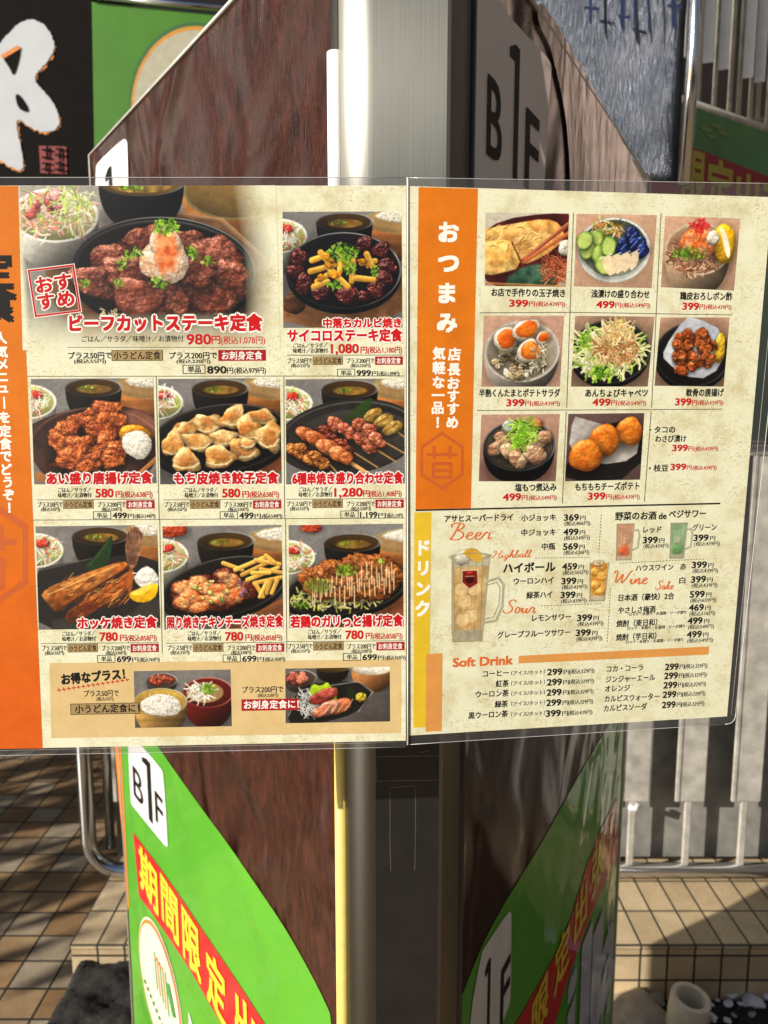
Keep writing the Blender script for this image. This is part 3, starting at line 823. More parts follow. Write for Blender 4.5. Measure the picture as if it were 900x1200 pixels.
def paper_nodes(nt):
    """cream washi paper with tan blotches and tiny plant fibres"""
    v = coords(nt, (1, 1, 1))
    base = ramp(nt, noise(nt, v, 55, 6, .65), [(.28, (.58, .535, .32)), (.50, (.73, .735, .53)), (.72, (.77, .78, .60))])
    vf = coords(nt, (210, 210, 620)); vf2 = coords(nt, (650, 650, 190))
    f1 = ramp(nt, noise(nt, vf, 1.0, 2, .5, 2.5), [(.57, (0, 0, 0)), (.64, (1, 1, 1))])
    f2 = ramp(nt, noise(nt, vf2, 1.0, 2, .5, 2.5), [(.585, (0, 0, 0)), (.65, (1, 1, 1))])
    patch = ramp(nt, noise(nt, v, 38, 3, .6), [(.36, (.12, .12, .12)), (.60, (1, 1, 1))])
    tone = ramp(nt, noise(nt, v, 25, 2), [(.4, (.40, .22, .07)), (.6, (.46, .35, .14))])
    m1 = mix(nt, .55, (0, 0, 0), f1); m1 = mix(nt, 1.0, m1, patch, 'MULTIPLY')
    m2 = mix(nt, .45, (0, 0, 0), f2); m2 = mix(nt, 1.0, m2, patch, 'MULTIPLY')
    c = mix(nt, m1, base, tone); c = mix(nt, m2, c, tone)
    return c, v
def ripple(nt, b):
    n = nt.nodes.new('ShaderNodeBump'); n.inputs['Strength'].default_value = .35; n.inputs['Distance'].default_value = .004
    nt.links.new(noise(nt, coords(nt, (14, 14, 9)), 1.0, 2.5, .5, .4), n.inputs['Height']); nt.links.new(n.outputs[0], b.inputs['Coat Normal'])
def paper_mat(name, tint=None, amount=1.0, rough=.42):
    m, nt, b = nodes_of(name)
    c, v = paper_nodes(nt)
    if tint:
        flat = ramp(nt, noise(nt, v, 70, 5, .7), [(.3, tuple(x * .9 for x in tint)), (.7, tuple(min(1, x * 1.06) for x in tint))])
        c = mix(nt, amount, c, flat)
    nt.links.new(c, b.inputs['Base Color']); b.inputs['Roughness'].default_value = rough
    ripple(nt, b)
    b.inputs['Coat Weight'].default_value = .30; b.inputs['Coat Roughness'].default_value = .1; b.inputs['Specular IOR Level'].default_value = .3
    return m
P = {}
P['paper'] = paper_mat('washi_paper')
def band_mat(name, up, low):
    m, nt, b = nodes_of(name); c, v = paper_nodes(nt)
    sp = nt.nodes.new('ShaderNodeSeparateXYZ'); nt.links.new(v, sp.inputs[0])
    z0, z1 = sheet_pt(20, 870, 0).z - origin_of(menu).z, sheet_pt(20, 220, 0).z - origin_of(menu).z
    mr = nt.nodes.new('ShaderNodeMapRange'); mr.inputs[1].default_value = z0; mr.inputs[2].default_value = z1
    nt.links.new(sp.outputs[2], mr.inputs[0])
    g_ = ramp(nt, mr.outputs[0], [(.1, low), (.62, up)])
    mott = ramp(nt, noise(nt, v, 60, 5, .7), [(.3, (.88, .86, .84)), (.7, (1.07, 1.07, 1.07))])
    g_ = mix(nt, 1.0, g_, mott, 'MULTIPLY')
    nt.links.new(mix(nt, .985, c, g_), b.inputs['Base Color']); b.inputs['Roughness'].default_value = .45; b.inputs['Specular IOR Level'].default_value = .18
    return m
P['orange'] = band_mat('orange_band', (.64, .165, .003), (.62, .105, .003))
P['watermark'] = paper_mat('watermark_orange', (.52, .085, .003), .96)
P['yellow'] = paper_mat('yellow_band', (.72, .48, .006), .96)
P['bar'] = paper_mat('bar_orange', (.66, .27, .045), .94)
P['tan'] = paper_mat('tan_box', (.62, .42, .16), .82)
P['tag_tan'] = paper_mat('tag_tan', (.33, .22, .085), .95)
P['tag_red'] = simple('tag_red', (.34, .012, .016), .6, 0, .12, 200, spec=.15)
P['black'] = simple('print_black', (.010, .009, .008), .6, 0, .1, 100, spec=.15)
P['grey'] = simple('rule_grey', (.13, .11, .085), .5, 0, .1, 100)
P['red'] = simple('print_red', (.50, .008, .012), .6, 0, .1, 100, spec=.15)
P['white'] = simple('print_white', (.86, .84, .78), .5, 0, .03, 100)
P['script'] = simple('print_orange', (.66, .14, .025), .5, 0, .1, 100)
m, nt, b = nodes_of('printed_photo')
at = nt.nodes.new('ShaderNodeVertexColor'); at.layer_name = 'ink'
pc_, _ = paper_nodes(nt)
nt.links.new(mix(nt, at.outputs['Alpha'], pc_, at.outputs['Color']), b.inputs['Base Color'])
b.inputs['Roughness'].default_value = .42; b.inputs['Coat Weight'].default_value = .30; b.inputs['Coat Roughness'].default_value = .1; b.inputs['Specular IOR Level'].default_value = .3; ripple(nt, b)
P['photo'] = m

# ---- the two pages
def page(name, tl, tr, br_, bl_, n=72, label=None):
    vv = []
    for j in range(n + 1):
        t = j / n
        for i in range(n + 1):
            s = i / n
            x = (tl[0] * (1 - s) + tr[0] * s) * (1 - t) + (bl_[0] * (1 - s) + br_[0] * s) * t
            y = (tl[1] * (1 - s) + tr[1] * s) * (1 - t) + (bl_[1] * (1 - s) + br_[1] * s) * t
            vv.append(sheet_pt(x, y, 0))
    mb = MB(); mb.add(vv, [(j * (n + 1) + i, (j + 1) * (n + 1) + i, (j + 1) * (n + 1) + i + 1, j * (n + 1) + i + 1) for j in range(n) for i in range(n)])
    o = mb.build(name, P['paper'], menu, smooth=False, face_to=CAM)
    s_ = o.modifiers.new('thickness', 'SOLIDIFY'); s_.thickness = .0006; s_.offset = -1
    if label: o['label'] = label
    return o
pgL = page('page', (-78, 217.5), (476, 217.5), (475.5, 868), (-46, 878.5), label='page of set meals with an orange band')
pgR = page('page', (479.5, 218), (905, 231), (852, 839.5), (480, 862), label='page of snacks and drinks with an orange and yellow band')

# ---- collector of everything printed: one mesh per printed element
prints = {}
def emit(pg, name, idx, mat, pts, faces, layer):
    key = (pg, name, idx)
    d = prints.setdefault(key, {'v': [], 'f': [], 'm': [], 'mats': []})
    if mat not in d['mats']: d['mats'].append(mat)
    b0 = len(d['v'])
    d['v'] += [sheet_pt(x, y, layer) for x, y in pts]
    mi = d['mats'].index(mat)
    for f in faces: d['f'].append(tuple(b0 + i for i in f)); d['m'].append(mi)
PG = lambda x: 'L' if x < 478 else 'R'
def local(xm, ym, u, v, rot=0.0):
    """u right, v down about a place on the page, following the page's own lines"""
    if rot:
        u, v = u * math.cos(rot) - v * math.sin(rot), u * math.sin(rot) + v * math.cos(rot)
    return xm + u + lean(xm) * v, ym + v + slope(xm, ym) * u
def rect(name, idx, mat, x0, y0, x1, y1, layer, rot=0.0, nseg=1):
    xm, ym = (x0 + x1) / 2, (y0 + y1) / 2; hx, hy = (x1 - x0) / 2, (y1 - y0) / 2
    us = [-hx + 2 * hx * i / nseg for i in range(nseg + 1)]
    pts = [local(xm, ym, u, -hy, rot) for u in us] + [local(xm, ym, u, hy, rot) for u in us]
    emit(PG(xm), name, idx, mat, pts, [(i, i + 1, nseg + 2 + i, nseg + 1 + i) for i in range(nseg)], layer)
def quad(name, idx, mat, q, layer, n=40, m=12):
    pts = []
    for j in range(n + 1):
        t = j / n
        for i in range(m + 1):
            s = i / m
            pts.append(tuple((q[0][k] * (1 - s) + q[1][k] * s) * (1 - t) + (q[3][k] * (1 - s) + q[2][k] * s) * t for k in (0, 1)))
    emit(PG(q[0][0] + 3), name, idx, mat, pts, [(j * (m + 1) + i, j * (m + 1) + i + 1, (j + 1) * (m + 1) + i + 1, (j + 1) * (m + 1) + i) for j in range(n) for i in range(m)], layer)
def frame(name, idx, mat, x0, y0, x1, y1, w_, layer, rot=0.0):
    xm, ym = (x0 + x1) / 2, (y0 + y1) / 2; hx, hy = (x1 - x0) / 2, (y1 - y0) / 2
    o_ = [local(xm, ym, u, v, rot) for u, v in ((-hx, -hy), (hx, -hy), (hx, hy), (-hx, hy))]
    i_ = [local(xm, ym, u, v, rot) for u, v in ((-hx + w_, -hy + w_), (hx - w_, -hy + w_), (hx - w_, hy - w_), (-hx + w_, hy - w_))]
    emit(PG(xm), name, idx, mat, o_ + i_, [(k, (k + 1) % 4, 4 + (k + 1) % 4, 4 + k) for k in range(4)], layer)
def line(name, idx, mat, a, b_, w_, layer, n=6, pg=None):
    dx, dy = b_[0] - a[0], b_[1] - a[1]; L = math.hypot(dx, dy); nx, ny = -dy / L * w_ / 2, dx / L * w_ / 2
    pts = []
    for i in range(n + 1):
        t = i / n; pts += [(a[0] + dx * t + nx, a[1] + dy * t + ny), (a[0] + dx * t - nx, a[1] + dy * t - ny)]
    emit(pg or PG((a[0] + b_[0]) / 2), name, idx, mat, pts, [(2 * i, 2 * i + 1, 2 * i + 3, 2 * i + 2) for i in range(n)], layer)
def dashes(name, idx, mat, a, b_, w_, layer, on=2.0, off=1.6):
    L = math.hypot(b_[0] - a[0], b_[1] - a[1]); k = 0.0
    while k < L:
        t0, t1 = k / L, min(1, (k + on) / L)
        line(name, idx, mat, (a[0] + (b_[0] - a[0]) * t0, a[1] + (b_[1] - a[1]) * t0), (a[0] + (b_[0] - a[0]) * t1, a[1] + (b_[1] - a[1]) * t1), w_, layer, 1)
        k += on + off
def text(name, idx, mat, s, x0, x1, ym, h, bold=.025, layer=3, halo=None, halo_w=.09, rot=0.0, shear=0.0):
    """lettering between x0 and x1, h = height of the em square, centred on ym"""
    xm = (x0 + x1) / 2
    v, f, (a, b_, c, d) = text_geo(s)
    def put(mat_, cps, lay):
        sx = (x1 - x0) / (b_ - a)
        for k, (ex, ey) in enumerate(cps):
            pts = [local(xm, ym, (x + ex - (a + b_) / 2) * sx + shear * (y - .38) * h, -(y + ey - .375) * h, rot) for x, y in v]
            emit(PG(xm), name, idx, mat_, pts, f, lay + .05 * k)
    if halo is not None: put(halo, [((bold + halo_w) * math.cos(k * .785), (bold + halo_w) * math.sin(k * .785)) for k in range(8)], layer)
    put(mat, copies(bold, h < 7.3), layer + (1 if halo is not None else 0))
def vtext(name, idx, mat, chars, layer=3, bold=.05):
    """upright column of single characters: (char, x, y, size)"""
    for ch, x, y, h in chars:
        v, f, (a, b_, c, d) = text_geo(ch)
        for k, (ex, ey) in enumerate(copies(bold)):
            pts = [local(x, y, (px_ + ex - (a + b_) / 2) * h, -(py_ + ey - (c + d) / 2) * h) for px_, py_ in v]
            emit(PG(x), name, idx, mat, pts, f, layer + .05 * k)

# ---- script lettering drawn as pen strokes
STROKES = {
 'B': ([[(.10, .75), (.02, .88), (.14, 1.0), (.40, 1.02), (.58, .88), (.50, .66), (.30, .56), (.55, .50), (.66, .28), (.52, .04), (.28, 0), (.10, .12)], [(.36, .98), (.28, .5), (.16, .02)]], .72),
 'H': ([[(.02, .72), (.08, .95), (.26, .92), (.22, .5), (.10, .05), (0, .02)], [(.72, 1.0), (.60, .6), (.50, .12), (.60, 0), (.72, .12)], [(.16, .50), (.38, .56), (.62, .52)]], .74),
 'S': ([[(.62, .82), (.56, 1.0), (.34, 1.0), (.24, .82), (.36, .60), (.54, .40), (.50, .12), (.26, 0), (.06, .10), (.06, .26)]], .66),
 'W': ([[(0, .78), (.06, .96), (.20, .92), (.20, .5), (.22, .03), (.40, .40), (.56, .80), (.54, .4), (.58, .03), (.78, .40), (.92, .84), (1.04, .98)]], 1.04),
 'e': ([[(0, .20), (.18, .26), (.28, .38), (.20, .48), (.08, .40), (.06, .16), (.18, .01), (.36, .14)]], .34),
 'r': ([[(0, .16), (.10, .44), (.16, .50), (.18, .42), (.30, .42), (.26, .22), (.28, .03), (.42, .16)]], .38),
 'i': ([[(0, .16), (.10, .46), (.08, .12), (.16, .01), (.28, .16)], [(.13, .66), (.15, .70)]], .26),
 'g': ([[(.32, .44), (.16, .48), (.04, .24), (.12, .02), (.28, .14), (.33, .44), (.28, 0), (.16, -.36), (.02, -.28), (.16, -.06), (.40, .16)]], .38),
 'h': ([[(0, .16), (.18, .62), (.24, .96), (.14, .96), (.08, .5), (.06, .01), (.14, .32), (.26, .46), (.30, .34), (.27, .08), (.34, .01), (.44, .16)]], .42),
 'b': ([[(0, .16), (.18, .62), (.22, .96), (.13, .94), (.08, .4), (.12, .05), (.24, .02), (.32, .20), (.28, .40), (.40, .36)]], .38),
 'a': ([[(.32, .44), (.16, .48), (.03, .22), (.12, .01), (.26, .14), (.33, .46), (.29, .14), (.36, .01), (.46, .16)]], .44),
 'l': ([[(0, .16), (.16, .60), (.20, .94), (.12, .94), (.07, .40), (.10, .04), (.20, .02), (.28, .16)]], .26),
 'o': ([[(.20, .48), (.06, .36), (.06, .10), (.18, .01), (.30, .16), (.28, .40), (.18, .47), (.26, .38), (.42, .40)]], .38),
 'u': ([[(0, .16), (.10, .46), (.07, .14), (.15, .01), (.28, .18), (.34, .46), (.30, .14), (.37, .01), (.48, .16)]], .46),
 'n': ([[(0, .16), (.08, .46), (.06, .02), (.16, .36), (.27, .47), (.30, .34), (.27, .08), (.35, .01), (.46, .16)]], .44),
 'k': ([[(0, .16), (.18, .62), (.22, .96), (.13, .94), (.08, .4), (.06, .01), (.16, .30), (.28, .46), (.30, .34), (.14, .26), (.26, .10), (.34, .01), (.44, .14)]], .42),
}
def script(idx, s, x0, x1, ybase, h, w_, rise=0.0):
    adv = sum(STROKES[c][1] for c in s); sx = (x1 - x0) / (adv + .12); cx = 0.0
    pen = 0
    for c in s:
        st, a = STROKES[c]
        for pl_ in st:
            pts = chaikin(pl_, 2, False); q = []
            for (x, y) in pts:
                px_ = x0 + (cx + x) * sx + .28 * y * h
                q.append((px_, ybase - y * h - rise * (px_ - x0)))
            vs_, fs = [], []
            for i, p in enumerate(q):
                a_, b_ = q[max(0, i - 1)], q[min(len(q) - 1, i + 1)]
                dx, dy = b_[0] - a_[0], b_[1] - a_[1]; L = math.hypot(dx, dy) or 1
                ww = w_ * (.55 + .45 * abs(dy) / L) / 2
                vs_ += [(p[0] - dy / L * ww, p[1] + dx / L * ww), (p[0] + dy / L * ww, p[1] - dx / L * ww)]
                if i: fs.append((2 * i - 2, 2 * i - 1, 2 * i + 1, 2 * i))
            # each following pen stretch lies a hair higher, so crossings never share a plane
            for k in range(0, len(fs)):
                emit('R', 'script_heading', idx, P['script'], [vs_[j] for j in fs[k]], [(0, 1, 2, 3)], 3 + .004 * pen); pen += 1
        cx += a
# ---- a small painter for the printed dish photos (each becomes inked colour on a fine mesh)
_rng = np.random.RandomState(5)
def _tile(n=256, oct_=4):
    out = np.zeros((n, n)); amp = 1.0; tot = 0
    for o in range(oct_):
        k = 16 * 2 ** o
        if k > n: break
        g = _rng.rand(k, k); xs = np.arange(n) * k / n
        i0 = np.floor(xs).astype(int); f = xs - i0; f = f * f * (3 - 2 * f); i1 = (i0 + 1) % k
        r0 = g[i0][:, i0] * (1 - f) + g[i0][:, i1] * f; r1 = g[i1][:, i0] * (1 - f) + g[i1][:, i1] * f
        out += amp * (r0 * (1 - f)[:, None] + r1 * f[:, None]); tot += amp; amp *= .55
    return out / tot - .5
TILE = _tile() * 2
def NZ(X, Y, feat, off):
    i = (Y * 16 / feat + off * 37.7) % 256; j = (X * 16 / feat + off * 91.3) % 256
    i0 = np.floor(i).astype(int) % 256; j0 = np.floor(j).astype(int) % 256; fi = i - np.floor(i); fj = j - np.floor(j)
    i1 = (i0 + 1) % 256; j1 = (j0 + 1) % 256
    return (TILE[i0, j0] * (1 - fj) + TILE[i0, j1] * fj) * (1 - fi) + (TILE[i1, j0] * (1 - fj) + TILE[i1, j1] * fj) * fi
LDIR = np.array([-.35, -.62, .70])

class Pic:
    def __init__(s, x0, y0, x1, y1, seed=1, res=1.5, alpha=1.0):
        s.b = (x0, y0, x1, y1); s.W = int((x1 - x0) * res) + 1; s.H = int((y1 - y0) * res) + 1
        s.X, s.Y = np.meshgrid(np.linspace(x0, x1, s.W), np.linspace(y0, y1, s.H))
        s.c = np.zeros((s.H, s.W, 3)); s.a = np.full((s.H, s.W), float(alpha)); s.r = random.Random(seed); s.n = seed * 13.0
    def off(s): s.n += 1.37; return s.n
    def win(s, xa, ya, xb, yb):
        x0, y0, x1, y1 = s.b
        ia = max(0, int((ya - y0) / (y1 - y0) * (s.H - 1))); ib = min(s.H, int((yb - y0) / (y1 - y0) * (s.H - 1)) + 2)
        ja = max(0, int((xa - x0) / (x1 - x0) * (s.W - 1))); jb = min(s.W, int((xb - x0) / (x1 - x0) * (s.W - 1)) + 2)
        if ia >= ib or ja >= jb: return None
        return (slice(ia, ib), slice(ja, jb))
    def over(s, w, m, col, al=1.0):
        m = np.clip(m, 0, 1) * al
        s.c[w] = s.c[w] * (1 - m[..., None]) + col * m[..., None]
        s.a[w] = s.a[w] + m * (1 - s.a[w])
    def fill(s, col, var=.08, feat=40, grad=(0, 0)):
        n = NZ(s.X, s.Y, feat, s.off()) * var
        gx = (s.X - s.b[0]) / (s.b[2] - s.b[0]) - .5; gy = (s.Y - s.b[1]) / (s.b[3] - s.b[1]) - .5
        s.c[:] = np.array(col)[None, None] * (1 + n + gx * grad[0] + gy * grad[1])[..., None]; s.a[:] = 1
    def shadow(s, cx, cy, rx, ry, k=.5, rot=0):
        w = s.win(cx - rx * 1.6, cy - ry * 1.6, cx + rx * 1.6, cy + ry * 1.6)
        if w is None: return
        x, y = s.X[w] - cx, s.Y[w] - cy; c, sn = math.cos(rot), math.sin(rot)
        r = np.sqrt(((x * c + y * sn) / rx) ** 2 + ((-x * sn + y * c) / ry) ** 2)
        s.c[w] *= (1 - k * np.clip((1.5 - r) / .9, 0, 1))[..., None]
    def blob(s, cx, cy, rx, ry, col, rot=0.0, warp=.16, tex=.25, tf=None, spec=.25, amb=.45, col2=None, soft=1.0, al=1.0, sh=.45, bumpy=1.0, ang=.045, p=2.0):
        """a rounded morsel: uneven outline, lit from the upper left, lumpy skin, glints"""
        R_ = max(rx, ry) * 1.5 + 2
        if sh: s.shadow(cx + rx * .08, cy + ry * .22, rx, ry, sh, rot)
        w = s.win(cx - R_, cy - R_, cx + R_, cy + R_)
        if w is None: return
        X, Y = s.X[w], s.Y[w]; x, y = X - cx, Y - cy; c, sn = math.cos(rot), math.sin(rot)
        u, v = (x * c + y * sn) / rx, (-x * sn + y * c) / ry
        o = s.off(); f = tf or max(3.0, min(rx, ry) * .8)
        th = np.arctan2(v, u); a2, a3, a5 = s.r.uniform(0, 6.28), s.r.uniform(0, 6.28), s.r.uniform(0, 6.28)
        u_ = 1 + ang * (np.cos(3 * th + a3) + .7 * np.cos(2 * th + a2) + .5 * np.cos(5 * th + a5))
        r = np.sqrt(u * u + v * v) * u_ * (1 + warp * NZ(X, Y, max(rx, ry) * .9, o)) + .5 * warp * NZ(X, Y, f, o + 3)
        m = np.clip((1 - r) * min(rx, ry) / soft + .5, 0, 1)
        rr = np.clip(r, 0, .985) ** p; nz = np.sqrt(1 - rr ** 2); sl_ = np.clip(rr / np.maximum(r, .05), 0, 1.2)
        e = .6; b1 = NZ(X, Y, f, o + 5)
        dx = (NZ(X + e, Y, f, o + 5) - b1) / e; dy = (NZ(X, Y + e, f, o + 5) - b1) / e
        nx = (x / max(rx, 1)) * .9 * sl_ - dx * bumpy * 1.5; ny = (y / max(ry, 1)) * .9 * sl_ - dy * bumpy * 1.5; nl = np.sqrt(nx * nx + ny * ny + nz * nz) + 1e-6
        lam = np.clip((nx * LDIR[0] + ny * LDIR[1] + nz * LDIR[2]) / nl, 0, 1)
        base = np.array(col)[None, None] * np.ones(X.shape + (1,))
        if col2 is not None:
            k = np.clip(.5 + 1.6 * NZ(X, Y, f * 1.6, o + 9), 0, 1)[..., None]; base = base * (1 - k) + np.array(col2) * k
        sh_ = amb + (1 - amb) * 1.25 * lam
        out = base * (sh_ * (1 + tex * NZ(X, Y, f * .5, o + 7)))[..., None] + spec * (lam ** 14)[..., None]
        s.over(w, m, np.clip(out, 0, 1), al)
    def ell(s, cx, cy, rx, ry, col, rot=0.0, al=1.0, soft=1.2, grad=(0, 0), tex=.06, tf=8, warp=0.0):
        w = s.win(cx - max(rx, ry) - 3, cy - max(rx, ry) - 3, cx + max(rx, ry) + 3, cy + max(rx, ry) + 3)
        if w is None: return
        X, Y = s.X[w], s.Y[w]; x, y = X - cx, Y - cy; c, sn = math.cos(rot), math.sin(rot)
        u, v = (x * c + y * sn) / rx, (-x * sn + y * c) / ry
        o = s.off(); r = np.sqrt(u * u + v * v) + warp * NZ(X, Y, max(rx, ry) * .6, o)
        m = np.clip((1 - r) * min(rx, ry) / soft + .5, 0, 1)
        s.over(w, m, np.clip(np.array(col)[None, None] * (1 + grad[0] * u + grad[1] * v + tex * NZ(X, Y, tf, o))[..., None], 0, 1), al)
    def ring(s, cx, cy, rx, ry, wd, col, rot=0.0, al=1.0, lo=0.15):
        w = s.win(cx - max(rx, ry) - 4, cy - max(rx, ry) - 4, cx + max(rx, ry) + 4, cy + max(rx, ry) + 4)
        if w is None: return
        X, Y = s.X[w], s.Y[w]; x, y = X - cx, Y - cy; c, sn = math.cos(rot), math.sin(rot)
        u, v = (x * c + y * sn) / rx, (-x * sn + y * c) / ry
        r = np.sqrt(u * u + v * v); d = np.abs(r - 1) * min(rx, ry)
        ang = lo + (1 - lo) * np.clip(.5 + .6 * np.sin(np.arctan2(v, u) * 1.0 + 2.4), 0, 1)
        s.over(w, np.clip((wd / 2 - d) + .5, 0, 1) * ang, np.ones(X.shape + (1,)) * np.array(col), al)
    def seg(s, a, b, wd, col, al=1.0, wd2=None, lit=.25):
        wd2 = wd if wd2 is None else wd2; q = max(wd, wd2) + 2
        w = s.win(min(a[0], b[0]) - q, min(a[1], b[1]) - q, max(a[0], b[0]) + q, max(a[1], b[1]) + q)
        if w is None: return
        X, Y = s.X[w], s.Y[w]; dx, dy = b[0] - a[0], b[1] - a[1]; L2 = dx * dx + dy * dy + 1e-6
        t = np.clip(((X - a[0]) * dx + (Y - a[1]) * dy) / L2, 0, 1)
        ex, ey = X - a[0] - dx * t, Y - a[1] - dy * t; d = np.sqrt(ex * ex + ey * ey); wd_ = wd + (wd2 - wd) * t
        m = np.clip(wd_ / 2 - d + .5, 0, 1)
        shade = 1 - lit * np.clip((ex * .4 + ey * .8) / np.maximum(wd_ / 2, .3), -1, 1)
        s.over(w, m, np.clip(np.array(col)[None, None] * shade[..., None], 0, 1), al)
    def strand(s, p, wd, col, al=1.0):
        for a, b in zip(p, p[1:]): s.seg(a, b, wd, col, al)
    def poly(s, pts, col, soft=1.0, al=1.0, tex=.1, tf=10, col2=None, grad=(0, 0), round_=1):
        pts = chaikin(pts, round_) if round_ else pts
        xs, ys = [p[0] for p in pts], [p[1] for p in pts]
        w = s.win(min(xs) - 2, min(ys) - 2, max(xs) + 2, max(ys) + 2)
        if w is None: return
        X, Y = s.X[w], s.Y[w]; ins = np.zeros(X.shape, bool); dmin = np.full(X.shape, 1e9)
        n = len(pts)
        for i in range(n):
            (xa, ya), (xb, yb) = pts[i], pts[(i + 1) % n]
            cond = ((ya > Y) != (yb > Y)); xi = (xb - xa) * (Y - ya) / ((yb - ya) if abs(yb - ya) > 1e-9 else 1e-9) + xa
            ins ^= cond & (X < xi)
            dx, dy = xb - xa, yb - ya; t = np.clip(((X - xa) * dx + (Y - ya) * dy) / (dx * dx + dy * dy + 1e-9), 0, 1)
            dmin = np.minimum(dmin, np.hypot(X - xa - dx * t, Y - ya - dy * t))
        sd = np.where(ins, dmin, -dmin); m = np.clip(sd / soft + .5, 0, 1); o = s.off()
        gx = (X - min(xs)) / (max(xs) - min(xs) + 1e-6) - .5; gy = (Y - min(ys)) / (max(ys) - min(ys) + 1e-6) - .5
        base = np.array(col)[None, None] * np.ones(X.shape + (1,))
        if col2 is not None:
            k = np.clip(.5 + 1.7 * NZ(X, Y, tf * 1.5, o + 4), 0, 1)[..., None]; base = base * (1 - k) + np.array(col2) * k
        s.over(w, m, np.clip(base * (1 + tex * NZ(X, Y, tf, o) + grad[0] * gx + grad[1] * gy)[..., None], 0, 1), al)
    def strands(s, cx, cy, rx, ry, n, cols, ln, wd, dirs=None, bend=.6):
        wd *= .66
        for _ in range(int(n * 1.6)):
            a = s.r.uniform(0, 6.283); q = math.sqrt(s.r.random()); x, y = cx + rx * q * math.cos(a), cy + ry * q * math.sin(a)
            t = s.r.uniform(0, 6.283) if dirs is None else s.r.choice(dirs) + s.r.uniform(-.4, .4)
            c = np.array(s.r.choice(cols)) * s.r.uniform(.75, 1.15); p = [(x, y)]
            for k in range(3):
                t += s.r.uniform(-bend, bend); x += math.cos(t) * ln / 3; y += math.sin(t) * ln / 3; p.append((x, y))
            s.strand(p, wd * s.r.uniform(.7, 1.3), np.clip(c, 0, 1))
    def bits(s, cx, cy, rx, ry, n, cols, sz, spec=.15):
        for _ in range(n):
            a = s.r.uniform(0, 6.283); q = math.sqrt(s.r.random()); x, y = cx + rx * q * math.cos(a), cy + ry * q * math.sin(a)
            k = sz * s.r.uniform(.7, 1.4)
            s.blob(x, y, k, k * s.r.uniform(.55, .9), np.array(s.r.choice(cols)) * s.r.uniform(.8, 1.15), rot=s.r.uniform(0, 3), warp=.2, tex=.2, spec=spec, sh=.3)
    def chive(s, cx, cy, rx, ry, n, sz=2.4):
        """chopped spring onion: small open rings and slivers"""
        s.ell(cx, cy, rx * .8, ry * .8, (.24, .36, .08), al=.55, soft=5)
        for _ in range(int(n * 1.7)):
            a = s.r.uniform(0, 6.283); q = math.sqrt(s.r.random()); x, y = cx + rx * q * math.cos(a), cy + ry * q * math.sin(a)
            k = sz * s.r.uniform(.5, 1.0); c = np.array(s.r.choice([(.40, .62, .10), (.60, .76, .22), (.24, .44, .08), (.74, .84, .42), (.50, .70, .16)])) * s.r.uniform(.75, 1.15)
            if s.r.random() < .5:
                s.ell(x, y, k, k * s.r.uniform(.5, .9), np.clip(c, 0, 1), s.r.uniform(0, 3), soft=1.0); s.ell(x, y, k * .45, k * .35, np.clip(c * .6, 0, 1), soft=1.0, al=.7)
            else:
                t = s.r.uniform(0, 6.28); s.seg((x, y), (x + k * 1.3 * math.cos(t), y + k * 1.3 * math.sin(t)), k * .6, np.clip(c, 0, 1))
    def bowl(s, cx, cy, rx, ry, dep, out, inn, rim=None, band=None):
        w = s.win(cx - rx - 3, cy - 2, cx + rx + 3, cy + dep + ry + 3)
        s.shadow(cx, cy + dep, rx * .8, ry * .8, .5)
        if w is not None:
            X, Y = s.X[w], s.Y[w]; u = (X - cx) / rx; v = (Y - cy) / (dep + ry)
            r = np.sqrt(np.abs(u) ** 2.4 + np.clip(v, 0, 9) ** 2.4); m = np.clip((1 - r) * rx / 1.5 + .5, 0, 1) * (Y > cy - .5)
            lam = np.clip(.92 - .35 * u - .55 * np.clip(v, 0, 1) ** 1.5 - .4 * np.clip(np.abs(u) - .7, 0, 1), .15, 1.2)
            c = np.array(out)[None, None] * np.ones(X.shape + (1,))
            if band is not None:
                k = np.clip(np.sin(v * 26 + .6 * NZ(X, Y, 18, s.off())) * 1.5, 0, 1)[..., None] * .5; c = c * (1 - k) + np.array(band) * k
            s.over(w, m, np.clip(c * lam[..., None], 0, 1))
        s.ell(cx, cy, rx, ry, rim or [min(1, x * 1.15 + .02) for x in out]); s.ring(cx, cy, rx - .6, ry - .6, 1.2, (.9, .9, .88), al=.55)
        s.ell(cx, cy + .6, rx * .93, ry * .90, inn, grad=(.12, -.25))
    def plate(s, cx, cy, rx, ry, rot=0.0, col=(.085, .075, .07), rimc=(.55, .55, .55), th=6):
        s.shadow(cx, cy + th + 2, rx * 1.02, ry * 1.05, .6, rot)
        s.ell(cx, cy + th, rx, ry, [x * .55 for x in col], rot)
        s.ell(cx, cy, rx, ry, [x * 1.25 for x in col], rot, grad=(.1, -.1)); s.ring(cx, cy, rx - .8, ry - .8, 1.3, rimc, rot, .8)
        s.ell(cx, cy + 1.5, rx * .93, ry * .9, col, rot, grad=(.2, -.25), tex=.15, tf=20)
    def build(s, name, idx, quad_=None, page_='L', label=None, fade=None, layer=1.0):
        x0, y0, x1, y1 = s.b; xm, ym = (x0 + x1) / 2, (y0 + y1) / 2
        X, Y = s.X, s.Y
        if quad_ is None:
            lx_ = xm + (X - xm) + lean(xm) * (Y - ym); ly_ = ym + (Y - ym) + slope(xm, ym) * (X - xm)
        else:
            S, T = (X - x0) / (x1 - x0), (Y - y0) / (y1 - y0); q = quad_
            lx_ = (q[0][0] * (1 - S) + q[1][0] * S) * (1 - T) + (q[3][0] * (1 - S) + q[2][0] * S) * T
            ly_ = (q[0][1] * (1 - S) + q[1][1] * S) * (1 - T) + (q[3][1] * (1 - S) + q[2][1] * S) * T
        parent = pgL if page_ == 'L' else pgR; org = origin_of(parent)
